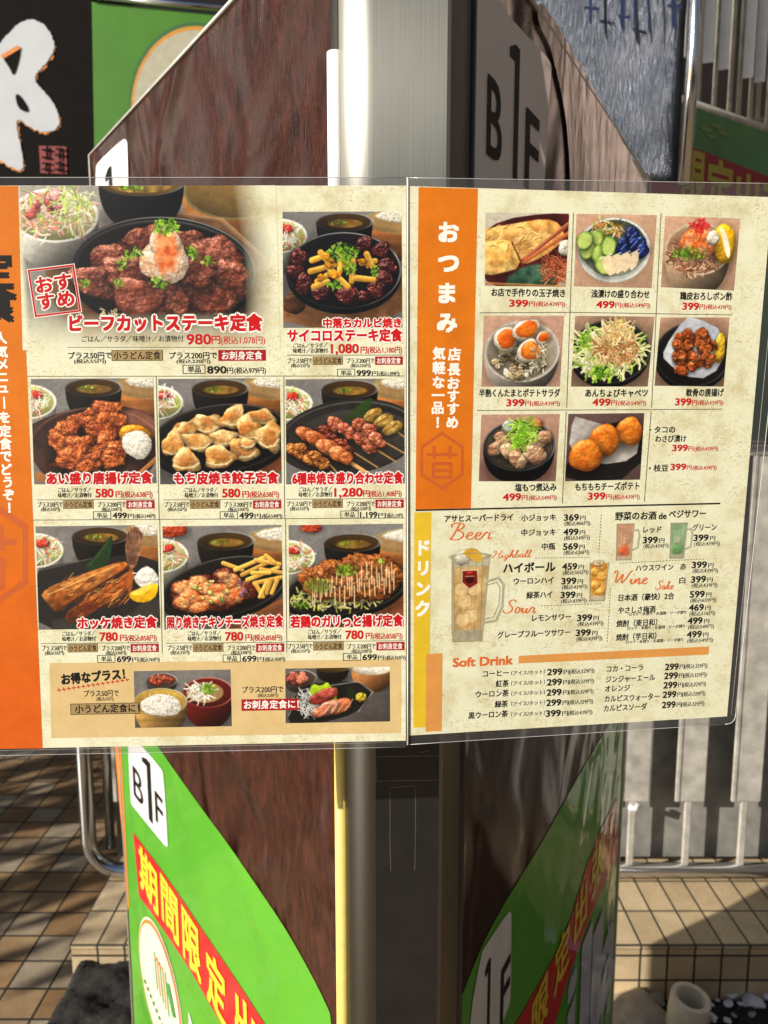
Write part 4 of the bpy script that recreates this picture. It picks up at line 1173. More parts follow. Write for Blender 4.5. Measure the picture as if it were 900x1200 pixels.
        # the sheet, evaluated on arrays
        if page_ == 'L':
            b_ = (1 / D_T - 1 / D_TL) / 478; c_ = (1 / D_B - 1 / D_T) / 651; dp = 1 / (1 / D_TL + b_ * lx_ + c_ * (ly_ - 217))
        else:
            S, T = (lx_ - 478) / 400, (ly_ - 217) / 645
            dp = 1 / (((1 - S) / D_T + S / D_TR) * (1 - T) + ((1 - S) / D_B + S / D_BR) * T)
        dp = dp - (layer + 2) * SHEET; u, v = (lx_ - 450) / FPX, (600 - ly_) / FPX
        co = np.stack([u * dp, (math.cos(PITCH) + v * math.sin(PITCH)) * dp, CAM_H + (-math.sin(PITCH) + v * math.cos(PITCH)) * dp], -1).reshape(-1, 3) - np.array(org)
        H, W = s.H, s.W; k = np.arange(H * W).reshape(H, W)
        fc = np.stack([k[:-1, :-1], k[1:, :-1], k[1:, 1:], k[:-1, 1:]], -1).reshape(-1)
        nf = (H - 1) * (W - 1)
        me = bpy.data.meshes.new(name); me.vertices.add(H * W); me.vertices.foreach_set('co', co.astype('f').ravel())
        me.loops.add(nf * 4); me.loops.foreach_set('vertex_index', fc.astype('i')); me.polygons.add(nf)
        me.polygons.foreach_set('loop_start', np.arange(0, nf * 4, 4, dtype='i')); me.update(calc_edges=True)
        c = s.c * 1.0; g_ = c.mean(-1, keepdims=True); c = g_ + (c - g_) * 1.04; c = c + .10 * (c - .45)
        fine = NZ(X, Y, 2.6, s.off()) * .10 + NZ(X, Y, 6, s.off()) * .07
        c = np.clip(c * (1 + fine[..., None]), 0, 1)
        c = c * (.93 - .02) + .02                                   # printing ink never reaches full black or white
        lin = np.where(c <= .04045, c / 12.92, ((c + .055) / 1.055) ** 2.4)
        a = s.a.copy()
        if fade is not None: a = a * fade(X, Y)
        ca = me.color_attributes.new('ink', 'FLOAT_COLOR', 'POINT')
        ca.data.foreach_set('color', np.concatenate([lin, a[..., None]], -1).astype('f').ravel())
        me.materials.append(P['photo'])
        o = bpy.data.objects.new(name, me); COL.objects.link(o); o.parent = parent
        if label: o['label'] = label
        return o

WHITE, BLACKW, WOODC = (.86, .85, .80), (.10, .09, .085), (.66, .42, .22)
SALAD = [(.80, .86, .62), (.93, .93, .84), (.72, .80, .40), (.90, .62, .52), (.86, .45, .40), (.95, .96, .90)]
def set_table(p, x0, y0, salad=True, dy=0):
    """the side dishes standing behind each set meal: salad, miso soup, rice"""
    p.fill((.47, .46, .45), .12, 30, (0, -.1))
    p.bowl(x0 + 142, y0 + 5 + dy, 46, 15, 32, WOODC, (.72, .58, .38), rim=(.55, .48, .26), band=(.80, .50, .28))
    p.blob(x0 + 144, y0 - 1 + dy, 34, 8, (.90, .87, .80), 0, .1, .3, 3, .05, .7, sh=.2, ang=.03)
    p.bowl(x0 + 73, y0 + 6 + dy, 33, 11, 30, BLACKW, (.22, .16, .08), rim=(.16, .14, .13))
    p.ell(x0 + 74, y0 + 8 + dy, 20, 5, (.50, .37, .16), tex=.5, tf=7); p.chive(x0 + 66, y0 + 7 + dy, 10, 3, 5, 1.6)
    if salad:
        p.bowl(x0 - 4, y0 + 22 + dy, 33, 20, 24, WHITE, (.60, .60, .38))
        p.strands(x0 - 2, y0 + 22 + dy, 24, 14, 60, SALAD, 10, 2.0); p.blob(x0 + 5, y0 + 14 + dy, 8, 5, (.82, .25, .18), tex=.1)
        p.strands(x0 - 2, y0 + 22 + dy, 22, 12, 14, [(.96, .96, .90)], 12, 1.2)

# ------------------------------------------------------------- left page: set meals
# 1 beef steak on a hot plate, the large photo
p = Pic(24, 217.6, 326, 410, 1, 1.4)
p.fill((.56, .55, .52), .10, 60, (-.1, -.2))
p.bowl(278, 224, 62, 34, 52, (.70, .46, .24), (.50, .40, .22), rim=(.52, .46, .28), band=(.82, .56, .32))
p.poly([(48, 318), (70, 300), (120, 262), (200, 248), (262, 256), (318, 312), (330, 380), (300, 412), (110, 412), (70, 372)], (.62, .45, .31), tex=.22, tf=16, col2=(.50, .35, .23))
p.seg((205, 250), (262, 258), 4, (.72, .55, .40)); p.seg((262, 258), (326, 318), 5, (.74, .58, .42))
p.bowl(66, 252, 51, 32, 32, (.88, .87, .82), (.66, .66, .45))
p.strands(64, 248, 44, 27, 120, [(.92, .72, .66), (.86, .52, .48), (.95, .90, .82), (.80, .86, .58), (.93, .80, .74), (.70, .76, .34)], 16, 2.8)
p.bits(54, 238, 26, 16, 14, [(.88, .55, .52), (.93, .70, .66), (.78, .40, .36)], 6); p.strands(90, 240, 20, 20, 24, [(.88, .92, .74), (.76, .84, .45)], 18, 2.6, bend=.3)
p.bowl(168, 214, 50, 16, 40, BLACKW, (.42, .32, .15), rim=(.20, .18, .17)); p.ell(168, 219, 34, 7, (.58, .47, .22), tex=.5, tf=9); p.chive(158, 220, 16, 3, 9, 2.5)
p.plate(191, 317, 108, 63, .03, (.075, .065, .062), (.62, .62, .62), 8)
p.ring(191, 317, 103, 58, 2.2, (.45, .46, .46), .03, .5)
MEAT, MEAT2 = (.62, .37, .29), (.42, .21, .15)
for cx, cy, rx, ry, ro in ((165, 280, 26, 14, -.3), (222, 282, 28, 14, .2), (128, 303, 28, 17, -.35), (258, 297, 28, 20, .5), (118, 330, 32, 22, .1), (150, 320, 30, 20, -.1),
                           (262, 330, 30, 24, .2), (238, 350, 40, 22, .1), (200, 352, 26, 20, .2), (228, 318, 26, 20, .3)):
    p.blob(cx, cy, rx, ry, MEAT, ro, .22, .5, 6, .34, .36, MEAT2, sh=.7, bumpy=1.2, ang=.13, p=3.2)
p.blob(160, 348, 31, 23, (.64, .38, .30), -.15, .14, .45, 7, .36, .38, (.46, .24, .17), sh=.7, bumpy=1.0, ang=.10, p=3.4)
p.strand([(134, 356), (144, 366), (166, 368), (184, 358)], 3, (.34, .15, .10), .6)
for k in range(4): p.seg((140 + k * 3, 342 + k * 6), (176 + k * 3, 336 + k * 6), 1.4, (.30, .14, .10), .5)
p.blob(193, 306, 29, 27, (.93, .86, .78), 0, .12, .25, 4, .1, .66, (.86, .68, .52), sh=.5, bumpy=.8, ang=.05)
p.blob(194, 283, 18, 18, (.94, .88, .80), 0, .12, .25, 5, .1, .62, sh=0)
p.poly([(184, 268), (204, 268), (210, 296), (204, 320), (197, 312), (190, 322), (183, 308), (182, 290)], (.84, .34, .12), 9, .85, .35, 6, (.92, .56, .32))
p.chive(196, 266, 17, 10, 44, 3.0)
for cx, cy in ((143, 310), (139, 331), (150, 299), (183, 330), (228, 300), (224, 294), (160, 295), (243, 306), (190, 333), (98, 332)): p.chive(cx, cy, 7, 6, 7, 2.6)
p.strands(126, 368, 12, 5, 12, [(.86, .80, .62)], 6, 1.6)
def fade1(X, Y):
    f = np.clip((322 - X - .14 * np.clip(300 - Y, 0, 999)) / 36, 0, 1) * np.clip((412 - Y) / 46, 0, 1) * np.clip((X - 24 - .035 * (Y - 217)) / 6 + .4, 0, 1)
    return f * np.where((X < 120) & (Y > 330), np.clip(1 - (Y - 330) / 110 + (X - 20) / 190, 0, 1), 1)
p.build('dish_photo', 0, page_='L', label='photo of beef steak pieces with grated radish on a black hot plate', fade=fade1)

# 2 diced rib steak with yellow peppers
p = Pic(331.5, 248, 471, 384, 2); set_table(p, 331, 254)
p.poly([(331, 350), (346, 336), (360, 300), (440, 276), (472, 300), (472, 384), (331, 384)], (.60, .42, .28), tex=.2, col2=(.50, .33, .20)); p.blob(344, 356, 14, 12, (.40, .24, .14), sh=0)
p.plate(403, 317, 67, 45, 0, (.07, .06, .058), (.7, .7, .7), 6)
for cx, cy, rx, ry in ((427, 286, 11, 9), (447, 294, 11, 10), (454, 312, 12, 10), (448, 328, 13, 11), (350, 302, 11, 12), (346, 318, 10, 8), (356, 332, 10, 14), (376, 342, 12, 10), (408, 346, 14, 12), (426, 348, 9, 7), (440, 340, 11, 9)):
    p.blob(cx, cy, rx, ry, (.36, .13, .10), p.r.uniform(-.5, .5), .22, .5, 5, .45, .3, (.24, .08, .07), sh=.6, bumpy=1.7)
for a, b in (((366, 305), (380, 300)), ((364, 318), (386, 312)), ((372, 330), (384, 322)), ((384, 312), (405, 334)), ((414, 306), (412, 330)), ((418, 326), (438, 328)), ((424, 308), (440, 306)), ((400, 300), (398, 318)), ((392, 322), (408, 336)), ((376, 296), (384, 306)), ((430, 298), (436, 312)), ((368, 336), (384, 330))):
    p.seg(a, b, 7.5, np.array((.86, .64, .22)) * p.r.uniform(.85, 1.08), 1, 6.5, .4); p.seg((a[0] + 1, a[1] - 2), (b[0] + 1, b[1] - 2), 1.5, (.95, .82, .50), .6)
p.bits(398, 312, 34, 18, 16, [(.92, .72, .24), (.84, .54, .10)], 4.5)
p.chive(402, 296, 18, 11, 64, 2.4); p.chive(392, 334, 9, 6, 18, 2.2); p.chive(440, 318, 5, 6, 10, 2.2); p.chive(410, 314, 8, 10, 16, 2.2)
p.build('dish_photo', 1, label='photo of diced rib steak with yellow strips and spring onion')

# 3 fried chicken
p = Pic(38, 443.5, 181.5, 567, 3); set_table(p, 38, 448)
p.poly([(30, 500), (60, 486), (110, 474), (160, 478), (190, 492), (186, 540), (150, 575), (80, 572), (40, 552)], (.26, .17, .15), tex=.25, tf=14, col2=(.18, .11, .10))
p.poly([(130, 482), (160, 477), (186, 492), (182, 520), (150, 500)], (.55, .36, .30), 6, .8); p.ring(112, 526, 78, 48, 2, (.62, .45, .36), 0, .6)
p.poly([(40, 548), (60, 562), (40, 566)], (.62, .42, .25)); p.seg((150, 566), (182, 538), 5, (.68, .46, .28))
for cx, cy, rx, ry in ((124, 484, 20, 12), (102, 491, 15, 12), (138, 494, 10, 11), (80, 509, 17, 13), (117, 505, 15, 17), (72, 520, 13, 12), (96, 522, 18, 13), (122, 524, 15, 15), (84, 537, 20, 14), (108, 540, 10, 12), (136, 530, 16, 12), (128, 541, 14, 8), (100, 548, 14, 8)):
    p.blob(cx, cy, rx * 1.08, ry * 1.08, (.78, .42, .20), p.r.uniform(-.6, .6), .34, .5, 4.0, .28, .42, (.56, .25, .11), sh=.6, bumpy=1.4, ang=.16, p=2.4)
p.blob(158, 508, 19, 10, (.86, .58, .12), .1, .06, .1); p.blob(160, 521, 17, 17, (.93, .92, .86), 0, .1, .15, 4, .05, .68, sh=.4)
p.build('dish_photo', 2, label='photo of fried chicken with grated radish')

# 4 gyoza
p = Pic(186.5, 443.5, 329, 567, 4); set_table(p, 186, 449)
p.poly([(190, 567), (330, 505), (330, 567)], (.55, .32, .20), tex=.2); p.seg((240, 566), (330, 530), 9, (.66, .40, .26))
p.plate(258, 514, 82, 40, -.12, (.085, .075, .07), (.35, .33, .32), 7)
for cx, cy, rx, ry, ro in ((226, 504, 18, 13, .2), (243, 497, 15, 13, .1), (274, 490, 16, 12, -.1), (308, 490, 16, 10, .2), (217, 505, 12, 9, -.5), (291, 504, 14, 15, .5), (315, 512, 13, 18, .2), (262, 514, 15, 10, .1), (231, 518, 16, 11, .1), (203, 522, 14, 14, .1), (284, 528, 17, 12, .1), (256, 536, 18, 13, -.2), (217, 540, 18, 12, .1), (290, 520, 9, 6, 0)):
    p.blob(cx, cy, rx * 1.04, ry * 1.04, (.90, .76, .52), ro, .16, .2, 7, .2, .5, (.82, .58, .30), sh=.7, bumpy=.8, ang=.15, p=2.8)
    if p.r.random() < .75: p.blob(cx + p.r.uniform(-3, 3), cy + p.r.uniform(-3, 2), rx * .55, ry * .5, (.74, .42, .16), ro, .3, .3, 5, .1, .6, al=.65, sh=0, soft=4)
    p.strand([(cx - rx * .8, cy + ry * .45), (cx - rx * .2, cy + ry * .7), (cx + rx * .5, cy + ry * .6), (cx + rx * .85, cy + ry * .2)], 2.2, (.95, .88, .70), .7)
    for q_ in range(3): p.seg((cx - rx * .3 + q_ * rx * .3, cy + ry * .55), (cx - rx * .15 + q_ * rx * .22, cy), 1.0, (.66, .46, .24), .55)
p.build('dish_photo', 3, label='photo of fried gyoza dumplings')

# 5 skewers
p = Pic(335, 444, 474, 567, 5); set_table(p, 337, 450)
p.ell(408, 512, 84, 44, (.16, .15, .145), -.12, tex=.15); p.ring(408, 512, 80, 40, 1.5, (.42, .40, .38), -.12, .7); p.ell(410, 516, 74, 36, (.20, .19, .18), -.12, grad=(.2, -.2), tex=.15)
p.poly([(404, 490), (420, 474), (438, 464), (434, 482), (418, 494)], (.18, .26, .12))
for a, b, wd in (((386, 544), (402, 562), 1.8), ((414, 530), (442, 548), 1.8), ((436, 524), (464, 542), 1.8), ((450, 518), (474, 532), 1.8), ((462, 504), (474, 513), 1.8)): p.seg(a, b, wd, (.70, .52, .32))
p.seg((404, 538), (446, 565), 4.5, (.82, .64, .40))
for cx, cy in ((430, 490), (441, 498), (450, 505), (458, 500)): pass
for (cx, cy) in ((437, 487), (449, 494), (460, 502)): p.blob(cx, cy, 13, 7, (.78, .66, .36), -.5, .08, .3, 6, .2, .5, (.62, .48, .20)); p.seg((cx - 8, cy + 3), (cx + 6, cy - 5), 1.5, (.45, .24, .08), .7)
for cx, cy, rx, ry in ((392, 498, 9, 9), (404, 503, 10, 8), (414, 508, 9, 9), (424, 514, 10, 9), (434, 522, 9, 10), (420, 498, 9, 8), (432, 504, 9, 8), (440, 514, 8, 8), (446, 520, 6, 6)):
    p.blob(cx, cy, rx, ry, (.74, .42, .30), p.r.uniform(-.5, .5), .22, .4, 4, .35, .42, (.62, .30, .20), bumpy=1.4)
for cx, cy, rx, ry in ((380, 505, 8, 8), (390, 514, 9, 7), (400, 522, 9, 8), (408, 528, 7, 6)): p.blob(cx, cy, rx, ry, (.50, .20, .12), .3, .3, .5, 4, .4, .35, (.34, .12, .08), bumpy=1.6)
for cx, cy, rx, ry in ((358, 508, 12, 8), (370, 514, 14, 9), (384, 524, 14, 9), (398, 533, 14, 9), (406, 537, 8, 8)): p.blob(cx, cy, rx, ry, (.80, .48, .28), .5, .12, .3, 6, .35, .45, (.70, .36, .18), bumpy=1.0)
for cx, cy, rx, ry in ((344, 526, 10, 7), (355, 532, 11, 8), (366, 538, 11, 8), (377, 542, 10, 8), (352, 524, 9, 6), (370, 534, 9, 6)): p.blob(cx, cy, rx, ry, (.76, .48, .22), .4, .26, .4, 4, .3, .42, (.58, .32, .12), bumpy=1.4)
p.build('dish_photo', 4, label='photo of six grilled skewers on a dark plate')

# 6 grilled fish
p = Pic(43.5, 616, 186, 737, 6); set_table(p, 46, 622)
p.poly([(38, 668), (70, 660), (186, 646), (192, 700), (186, 745), (40, 745)], (.15, .14, .135), tex=.15); p.poly([(60, 720), (130, 735), (190, 690), (190, 745), (60, 745)], (.25, .24, .22), 4, .7)
p.seg((44, 668), (120, 652), 1.2, (.5, .48, .45), .6)
p.poly([(98, 664), (112, 652), (132, 626), (134, 632), (128, 662), (110, 672)], (.13, .22, .12)); p.seg((106, 662), (131, 632), 1, (.30, .42, .22), .7)
p.poly([(150, 664), (147, 640), (152, 622), (162, 616), (170, 628), (166, 648), (158, 668)], (.46, .32, .24), tex=.4, tf=5, col2=(.62, .46, .36))
for k in range(7): p.seg((152 + k, 662), (149 + k * 3.3, 622 + abs(k - 3)), 1, (.30, .20, .15), .7)
p.poly([(46, 694), (70, 682), (110, 668), (146, 657), (152, 664), (120, 684), (86, 702), (66, 719), (54, 706)], (.76, .50, .25), 1.2, 1, .35, 9, (.56, .30, .12), grad=(-.1, -.5))
p.poly([(72, 720), (96, 704), (130, 684), (156, 666), (158, 680), (140, 700), (112, 714), (84, 733)], (.70, .40, .18), 1.2, 1, .4, 8, (.44, .20, .09), grad=(0, -.5))
p.strands(96, 688, 42, 10, 40, [(.86, .64, .36), (.44, .22, .08), (.62, .36, .15)], 12, 1.2, dirs=[-.42], bend=.1); p.strands(116, 704, 32, 9, 36, [(.80, .52, .26), (.36, .16, .06), (.56, .30, .12)], 12, 1.2, dirs=[-.62], bend=.1)
for cx, cy in ((62, 694), (78, 700), (108, 678), (128, 672), (56, 704), (92, 716), (120, 706), (138, 690), (84, 726)): p.blob(cx, cy, p.r.uniform(3, 7), p.r.uniform(2, 4), (.34, .16, .06), -.5, .3, .2, al=.45, soft=3, sh=0, spec=0)
p.seg((64, 716), (150, 666), 2.2, (.30, .14, .07)); p.seg((80, 724), (152, 674), 1.6, (.42, .18, .08), .7); p.seg((56, 696), (140, 662), 1.6, (.92, .74, .46), .7)
p.poly([(150, 668), (156, 660), (156, 690), (148, 700)], (.66, .36, .16), 2, .8)
p.blob(173, 679, 15, 13, (.93, .92, .88), 0, .16, .15, 4, .05, .66); p.seg((156, 672), (170, 674), 1.3, (.9, .9, .86))
p.poly([(149, 697), (160, 692), (185, 682), (184, 698), (172, 707), (156, 706)], (.93, .72, .10), 1.2, 1, .12, 6, grad=(0, -.3)); p.poly([(150, 696), (160, 691), (182, 682), (176, 692), (160, 699)], (.97, .86, .40), 1.5, .8)
p.build('dish_photo', 5, label='photo of grilled fish with lemon')

# 7 cheese chicken with chips
p = Pic(191.5, 616, 331, 737, 7); set_table(p, 192, 622, True, 6); p.blob(204, 621, 16, 8, (.74, .28, .16), 0, .2, .4, 4); 
p.poly([(240, 740), (332, 690), (332, 740)], (.56, .34, .22), tex=.2); p.seg((280, 730), (332, 706), 8, (.68, .42, .26))
p.plate(262, 688, 74, 34, -.2, (.075, .07, .068), (.42, .40, .38), 6)
for cx, cy, rx, ry in ((216, 694, 18, 14), (236, 690, 24, 16), (262, 676, 14, 10), (270, 690, 20, 14), (288, 692, 14, 12), (222, 708, 22, 10), (252, 706, 26, 11)):
    p.blob(cx, cy, rx, ry, (.44, .18, .10), 0, .2, .45, 6, .35, .34, (.30, .11, .07), bumpy=1.4)
for cx, cy, rx, ry in ((218, 688, 13, 9), (232, 684, 12, 9), (244, 690, 13, 9), (224, 700, 14, 9), (240, 703, 13, 7), (214, 706, 10, 7), (260, 692, 13, 9), (272, 680, 12, 8), (262, 674, 8, 5), (274, 698, 13, 9), (256, 702, 10, 8), (232, 711, 13, 6)):
    p.blob(cx, cy, rx, ry, (.88, .66, .44), p.r.uniform(-.6, .6), .32, .35, 4.5, .25, .52, (.86, .46, .24), soft=2.5, sh=.2, bumpy=1.3)
p.bits(244, 692, 30, 14, 14, [(.70, .74, .40), (.92, .80, .50)], 2.4); p.bits(282, 690, 8, 8, 6, [(.62, .42, .52)], 2.4)
for a, b in (((262, 660), (284, 668)), ((276, 668), (310, 654)), ((284, 674), (318, 658)), ((300, 657), (328, 662)), ((290, 680), (326, 666)), ((298, 684), (332, 677)), ((300, 686), (308, 700)), ((312, 684), (304, 700)), ((318, 680), (312, 696)), ((326, 678), (318, 696)), ((306, 668), (330, 672)), ((312, 652), (322, 660)), ((296, 672), (316, 672))):
    p.seg(a, b, 5.2, np.array((.88, .68, .32)) * p.r.uniform(.85, 1.06), 1, 4.6, .4)
p.build('dish_photo', 6, label='photo of cheese topped chicken with chips')

# 8 crunchy chicken with mayonnaise lines
p = Pic(338.5, 614.5, 472.5, 735, 8); set_table(p, 340, 622, True, 8); p.blob(365, 618, 12, 6, (.72, .28, .16), 0, .2, .4, 4)
p.poly([(360, 740), (474, 690), (474, 740)], (.54, .32, .20), tex=.2); p.seg((420, 728), (474, 700), 7, (.68, .42, .26))
p.plate(405, 690, 72, 30, -.15, (.085, .08, .07), (.4, .38, .36), 6)
p.strands(396, 700, 54, 14, 150, [(.90, .86, .62), (.80, .80, .48), (.70, .74, .36)], 6, 2.2)
for cx, cy, rx, ry in ((368, 678, 20, 14), (392, 672, 22, 17), (418, 668, 24, 18), (442, 668, 24, 20), (458, 676, 14, 16), (380, 690, 24, 14), (408, 690, 26, 16), (438, 690, 26, 14)):
    p.blob(cx, cy, rx, ry, (.66, .40, .20), 0, .26, .5, 4, .18, .42, (.50, .26, .10), bumpy=1.5, sh=.35)
p.bits(412, 674, 46, 14, 60, [(.74, .46, .26), (.60, .34, .18), (.80, .56, .36)], 4)
for k in range(34):
    x = 366 + k * 2.9; y = 676 - .18 * (x - 366) + p.r.uniform(-6, 8) + (12 if k % 2 else 0)
    p.seg((x, y), (x + p.r.uniform(-1, 1), y + p.r.uniform(14, 26)), 1.2, (.94, .86, .68), .9)
p.chive(406, 668, 14, 7, 26, 2.2); p.chive(372, 686, 16, 10, 14, 2.0); p.chive(447, 658, 5, 4, 7, 2.2); p.chive(352, 708, 10, 6, 10, 2.0)
p.build('dish_photo', 7, label='photo of crunchy chicken with fine sauce lines')

# strip along the foot of the page: rice and noodles, sashimi
p = Pic(157.5, 785.5, 271, 852, 9); p.fill((.42, .41, .40), .12, 30, (-.1, -.2))
p.bowl(190, 797, 18, 9, 6, (.24, .23, .22), (.30, .22, .20)); p.bits(190, 797, 12, 5, 16, [(.72, .30, .20), (.80, .45, .34)], 4)
p.bowl(244, 812, 30, 18, 24, (.40, .10, .07), (.30, .08, .06), rim=(.46, .13, .09)); p.ell(240, 812, 22, 12, (.62, .50, .34)); p.strands(234, 812, 14, 8, 34, [(.95, .93, .86)], 9, 2); p.chive(244, 808, 9, 6, 26, 2)
p.bowl(188, 822, 31, 16, 24, (.80, .62, .36), (.66, .54, .26), rim=(.62, .52, .22), band=(.60, .50, .22)); p.blob(188, 826, 24, 13, (.95, .93, .88), 0, .12, .3, 3, .05, .72, sh=.2); p.strands(188, 823, 20, 9, 70, [(.98, .97, .93), (.88, .85, .78)], 3, 1.5)
p.build('dish_photo', 8, label='photo of a rice bowl and a red noodle bowl')
p = Pic(334.5, 782.5, 457, 846.5, 10); p.fill((.34, .32, .31), .14, 30, (-.2, -.2))
p.bowl(352, 794, 19, 10, 7, (.22, .21, .20), (.26, .20, .18)); p.bits(351, 794, 12, 5, 16, [(.72, .34, .28), (.82, .50, .40)], 4)
p.bowl(390, 782, 19, 6, 12, BLACKW, (.3, .22, .1)); p.bowl(436, 784, 24, 8, 20, (.72, .48, .28), (.90, .86, .78), rim=(.55, .48, .26)); p.strands(438, 783, 16, 5, 30, [(.97, .95, .9)], 3, 1.5)
p.poly([(336, 838), (350, 806), (366, 800), (420, 798), (438, 812), (420, 836), (372, 848), (342, 850)], (.10, .10, .10), tex=.2); p.strand([(338, 838), (352, 808), (420, 799), (437, 812), (420, 834)], 1.2, (.6, .6, .58), .8)
p.strands(362, 824, 12, 14, 70, [(.93, .92, .88), (.80, .80, .76)], 9, 1.1)
p.poly([(362, 812), (366, 800), (376, 804), (384, 798), (388, 806), (396, 806), (394, 816), (396, 824), (376, 824)], (.62, .74, .14), tex=.2)
p.blob(376, 818, 14, 7, (.66, .24, .20), -.2, .08, .2); p.blob(384, 812, 13, 6, (.74, .34, .28), -.1, .08, .2)
p.blob(398, 828, 15, 8, (.86, .46, .26), -.5, .08, .2, 6); p.blob(384, 830, 15, 8, (.88, .60, .48), -.5, .08, .2, 6); p.blob(376, 833, 12, 6, (.86, .52, .40), -.5, .08, .2)
for k in range(4): p.seg((380 + k * 8, 836 - k), (390 + k * 8, 822 - k), .9, (.97, .80, .70), .8)
p.poly([(406, 806), (412, 802), (418, 820), (408, 818)], (.10, .16, .07)); p.blob(423, 818, 6, 6, (.70, .62, .16), 0, .3, .3, 3)
p.build('dish_photo', 9, label='photo of a sashimi plate with side dishes')

# ------------------------------------------------------------- right page: snacks
def rp(seed, q, bgc=(.74, .60, .50), var=.06):
    xs = [a[0] for a in q]; ys = [a[1] for a in q]
    p = Pic(min(xs), min(ys), max(xs), max(ys), seed, 1.6); p.q = q; p.fill(bgc, var, 40, (-.05, -.15)); return p
p = rp(21, [(569, 249), (667, 250), (663, 336), (568, 335)], (.72, .69, .63))
p.poly([(560, 276), (588, 257), (640, 249), (675, 250), (675, 330), (600, 345), (560, 325)], (.30, .10, .09), tex=.3, col2=(.22, .07, .07)); p.poly([(588, 345), (600, 318), (640, 306), (660, 320), (650, 340)], (.26, .40, .32), 3, 1, .3, 8, (.14, .26, .20))
p.poly([(560, 270), (600, 262), (640, 255), (658, 262), (664, 280), (640, 300), (612, 312), (600, 296), (560, 292)], (.88, .72, .44), 1.3, 1, .3, 7, (.80, .58, .30), grad=(0, -.25))
p.poly([(560, 286), (592, 280), (604, 286), (612, 314), (590, 320), (572, 324), (560, 318)], (.84, .64, .32), 1.3, 1, .3, 6, (.90, .76, .48), grad=(-.1, -.3)); p.strand([(600, 284), (607, 298), (614, 312)], 2, (.40, .20, .06))
p.strands(604, 280, 40, 16, 30, [(.94, .82, .52), (.76, .52, .20)], 9, 1.6, dirs=[-.3])
p.seg((614, 305), (669, 260), 4.2, (.60, .30, .20), 1, 5); p.seg((616, 303), (669, 258), 1.2, (.80, .54, .42), .8); p.seg((617, 306), (670, 271), 4.2, (.72, .40, .24), 1, 5)
p.strands(654, 316, 16, 16, 120, [(.70, .36, .22), (.82, .50, .34), (.52, .24, .14)], 9, 1.3); p.blob(664, 290, 8, 9, (.9, .88, .82), sh=.2); p.seg((568, 333), (668, 336), 3, (.70, .46, .26), .8)
p.build('dish_photo', 10, p.q, 'R', 'photo of a rolled omelette with chopsticks')
p = rp(22, [(675.5, 250.5), (769.5, 252), (763.5, 337.5), (672.5, 335.5)])
p.ell(722, 300, 45, 38, (.62, .50, .40), al=.5, soft=8); p.ell(720, 293, 45, 39, (.70, .72, .70)); p.ring(720, 293, 43, 37, 2.2, (.90, .91, .90), 0, .9, .5); p.ell(720, 291, 40, 34, (.36, .38, .34), grad=(.1, .35))
p.strands(712, 268, 20, 10, 60, [(.72, .66, .30), (.88, .86, .68), (.30, .36, .10), (.86, .52, .24)], 8, 1.8)
for cx, cy, ro in ((697, 282, .3), (688, 294, .5), (703, 300, -.2), (714, 290, .2), (684, 283, .6), (708, 312, -.4)): p.blob(cx, cy, 10, 12, (.44, .60, .20), ro, .04, .1, sh=.5); p.ell(cx, cy, 8, 10, (.72, .80, .44), ro, soft=3)
for cx, cy, rx, ry, ro in ((732, 288, 9, 13, .4), (742, 276, 9, 12, -.3), (752, 286, 7, 10, .2), (753, 294, 11, 8, -.5), (744, 286, 6, 9, .5)): p.blob(cx, cy, rx, ry, (.10, .20, .48), ro, .1, .2, 6, .5, .4, (.06, .10, .28)); p.seg((cx - 3, cy + 4), (cx + 4, cy - 4), 1.5, (.50, .66, .86), .6)
for k in range(4): p.poly([(704 + k * 12, 304 - k * 2), (718 + k * 11, 298 - k * 2), (727 + k * 8, 318 - k * 3), (714 + k * 9, 326 - k * 2)], (.93 - .02 * k, .84 - .015 * k, .68), 1, 1, .06); p.strand([(704 + k * 12, 304 - k * 2), (718 + k * 11, 298 - k * 2)], 1, (.98, .92, .8))
p.build('dish_photo', 11, p.q, 'R', 'photo of assorted pickles in a pale bowl')
p = rp(23, [(779.5, 253), (867.5, 256), (860, 340.5), (774.5, 336.5)])
p.bowl(818, 292, 41, 32, 26, (.72, .62, .50), (.60, .48, .38), rim=(.76, .67, .56))
p.strands(816, 302, 34, 20, 130, [(.64, .44, .34), (.78, .60, .48), (.48, .30, .22), (.84, .70, .58)], 10, 2.6)
p.blob(850, 284, 15, 24, (.93, .72, .12), -.1, .05, .1); p.poly([(842, 262), (852, 270), (860, 296), (856, 304), (848, 282)], (.97, .94, .84), 1, .95)
p.blob(818, 284, 22, 18, (.90, .66, .48), 0, .12, .25, 5, .1, .6, (.86, .42, .18)); p.blob(836, 278, 8, 9, (.92, .88, .80), sh=.1); p.strands(818, 264, 12, 7, 46, [(.72, .10, .12), (.84, .24, .20)], 7, 1.2); p.chive(806, 298, 22, 8, 30, 2.2)
p.build('dish_photo', 12, p.q, 'R', 'photo of shredded chicken skin with lemon')
p = rp(24, [(567, 370), (661, 370), (656, 453), (564, 453)], (.72, .58, .50))
p.bowl(612, 412, 46, 36, 14, (.66, .62, .57), (.56, .52, .47), rim=(.72, .69, .64))
p.bits(610, 424, 30, 18, 60, [(.90, .85, .72), (.74, .66, .50), (.50, .44, .32), (.94, .90, .80)], 5); p.strands(612, 424, 30, 16, 40, [(.40, .36, .22), (.92, .88, .78)], 5, 1.5)
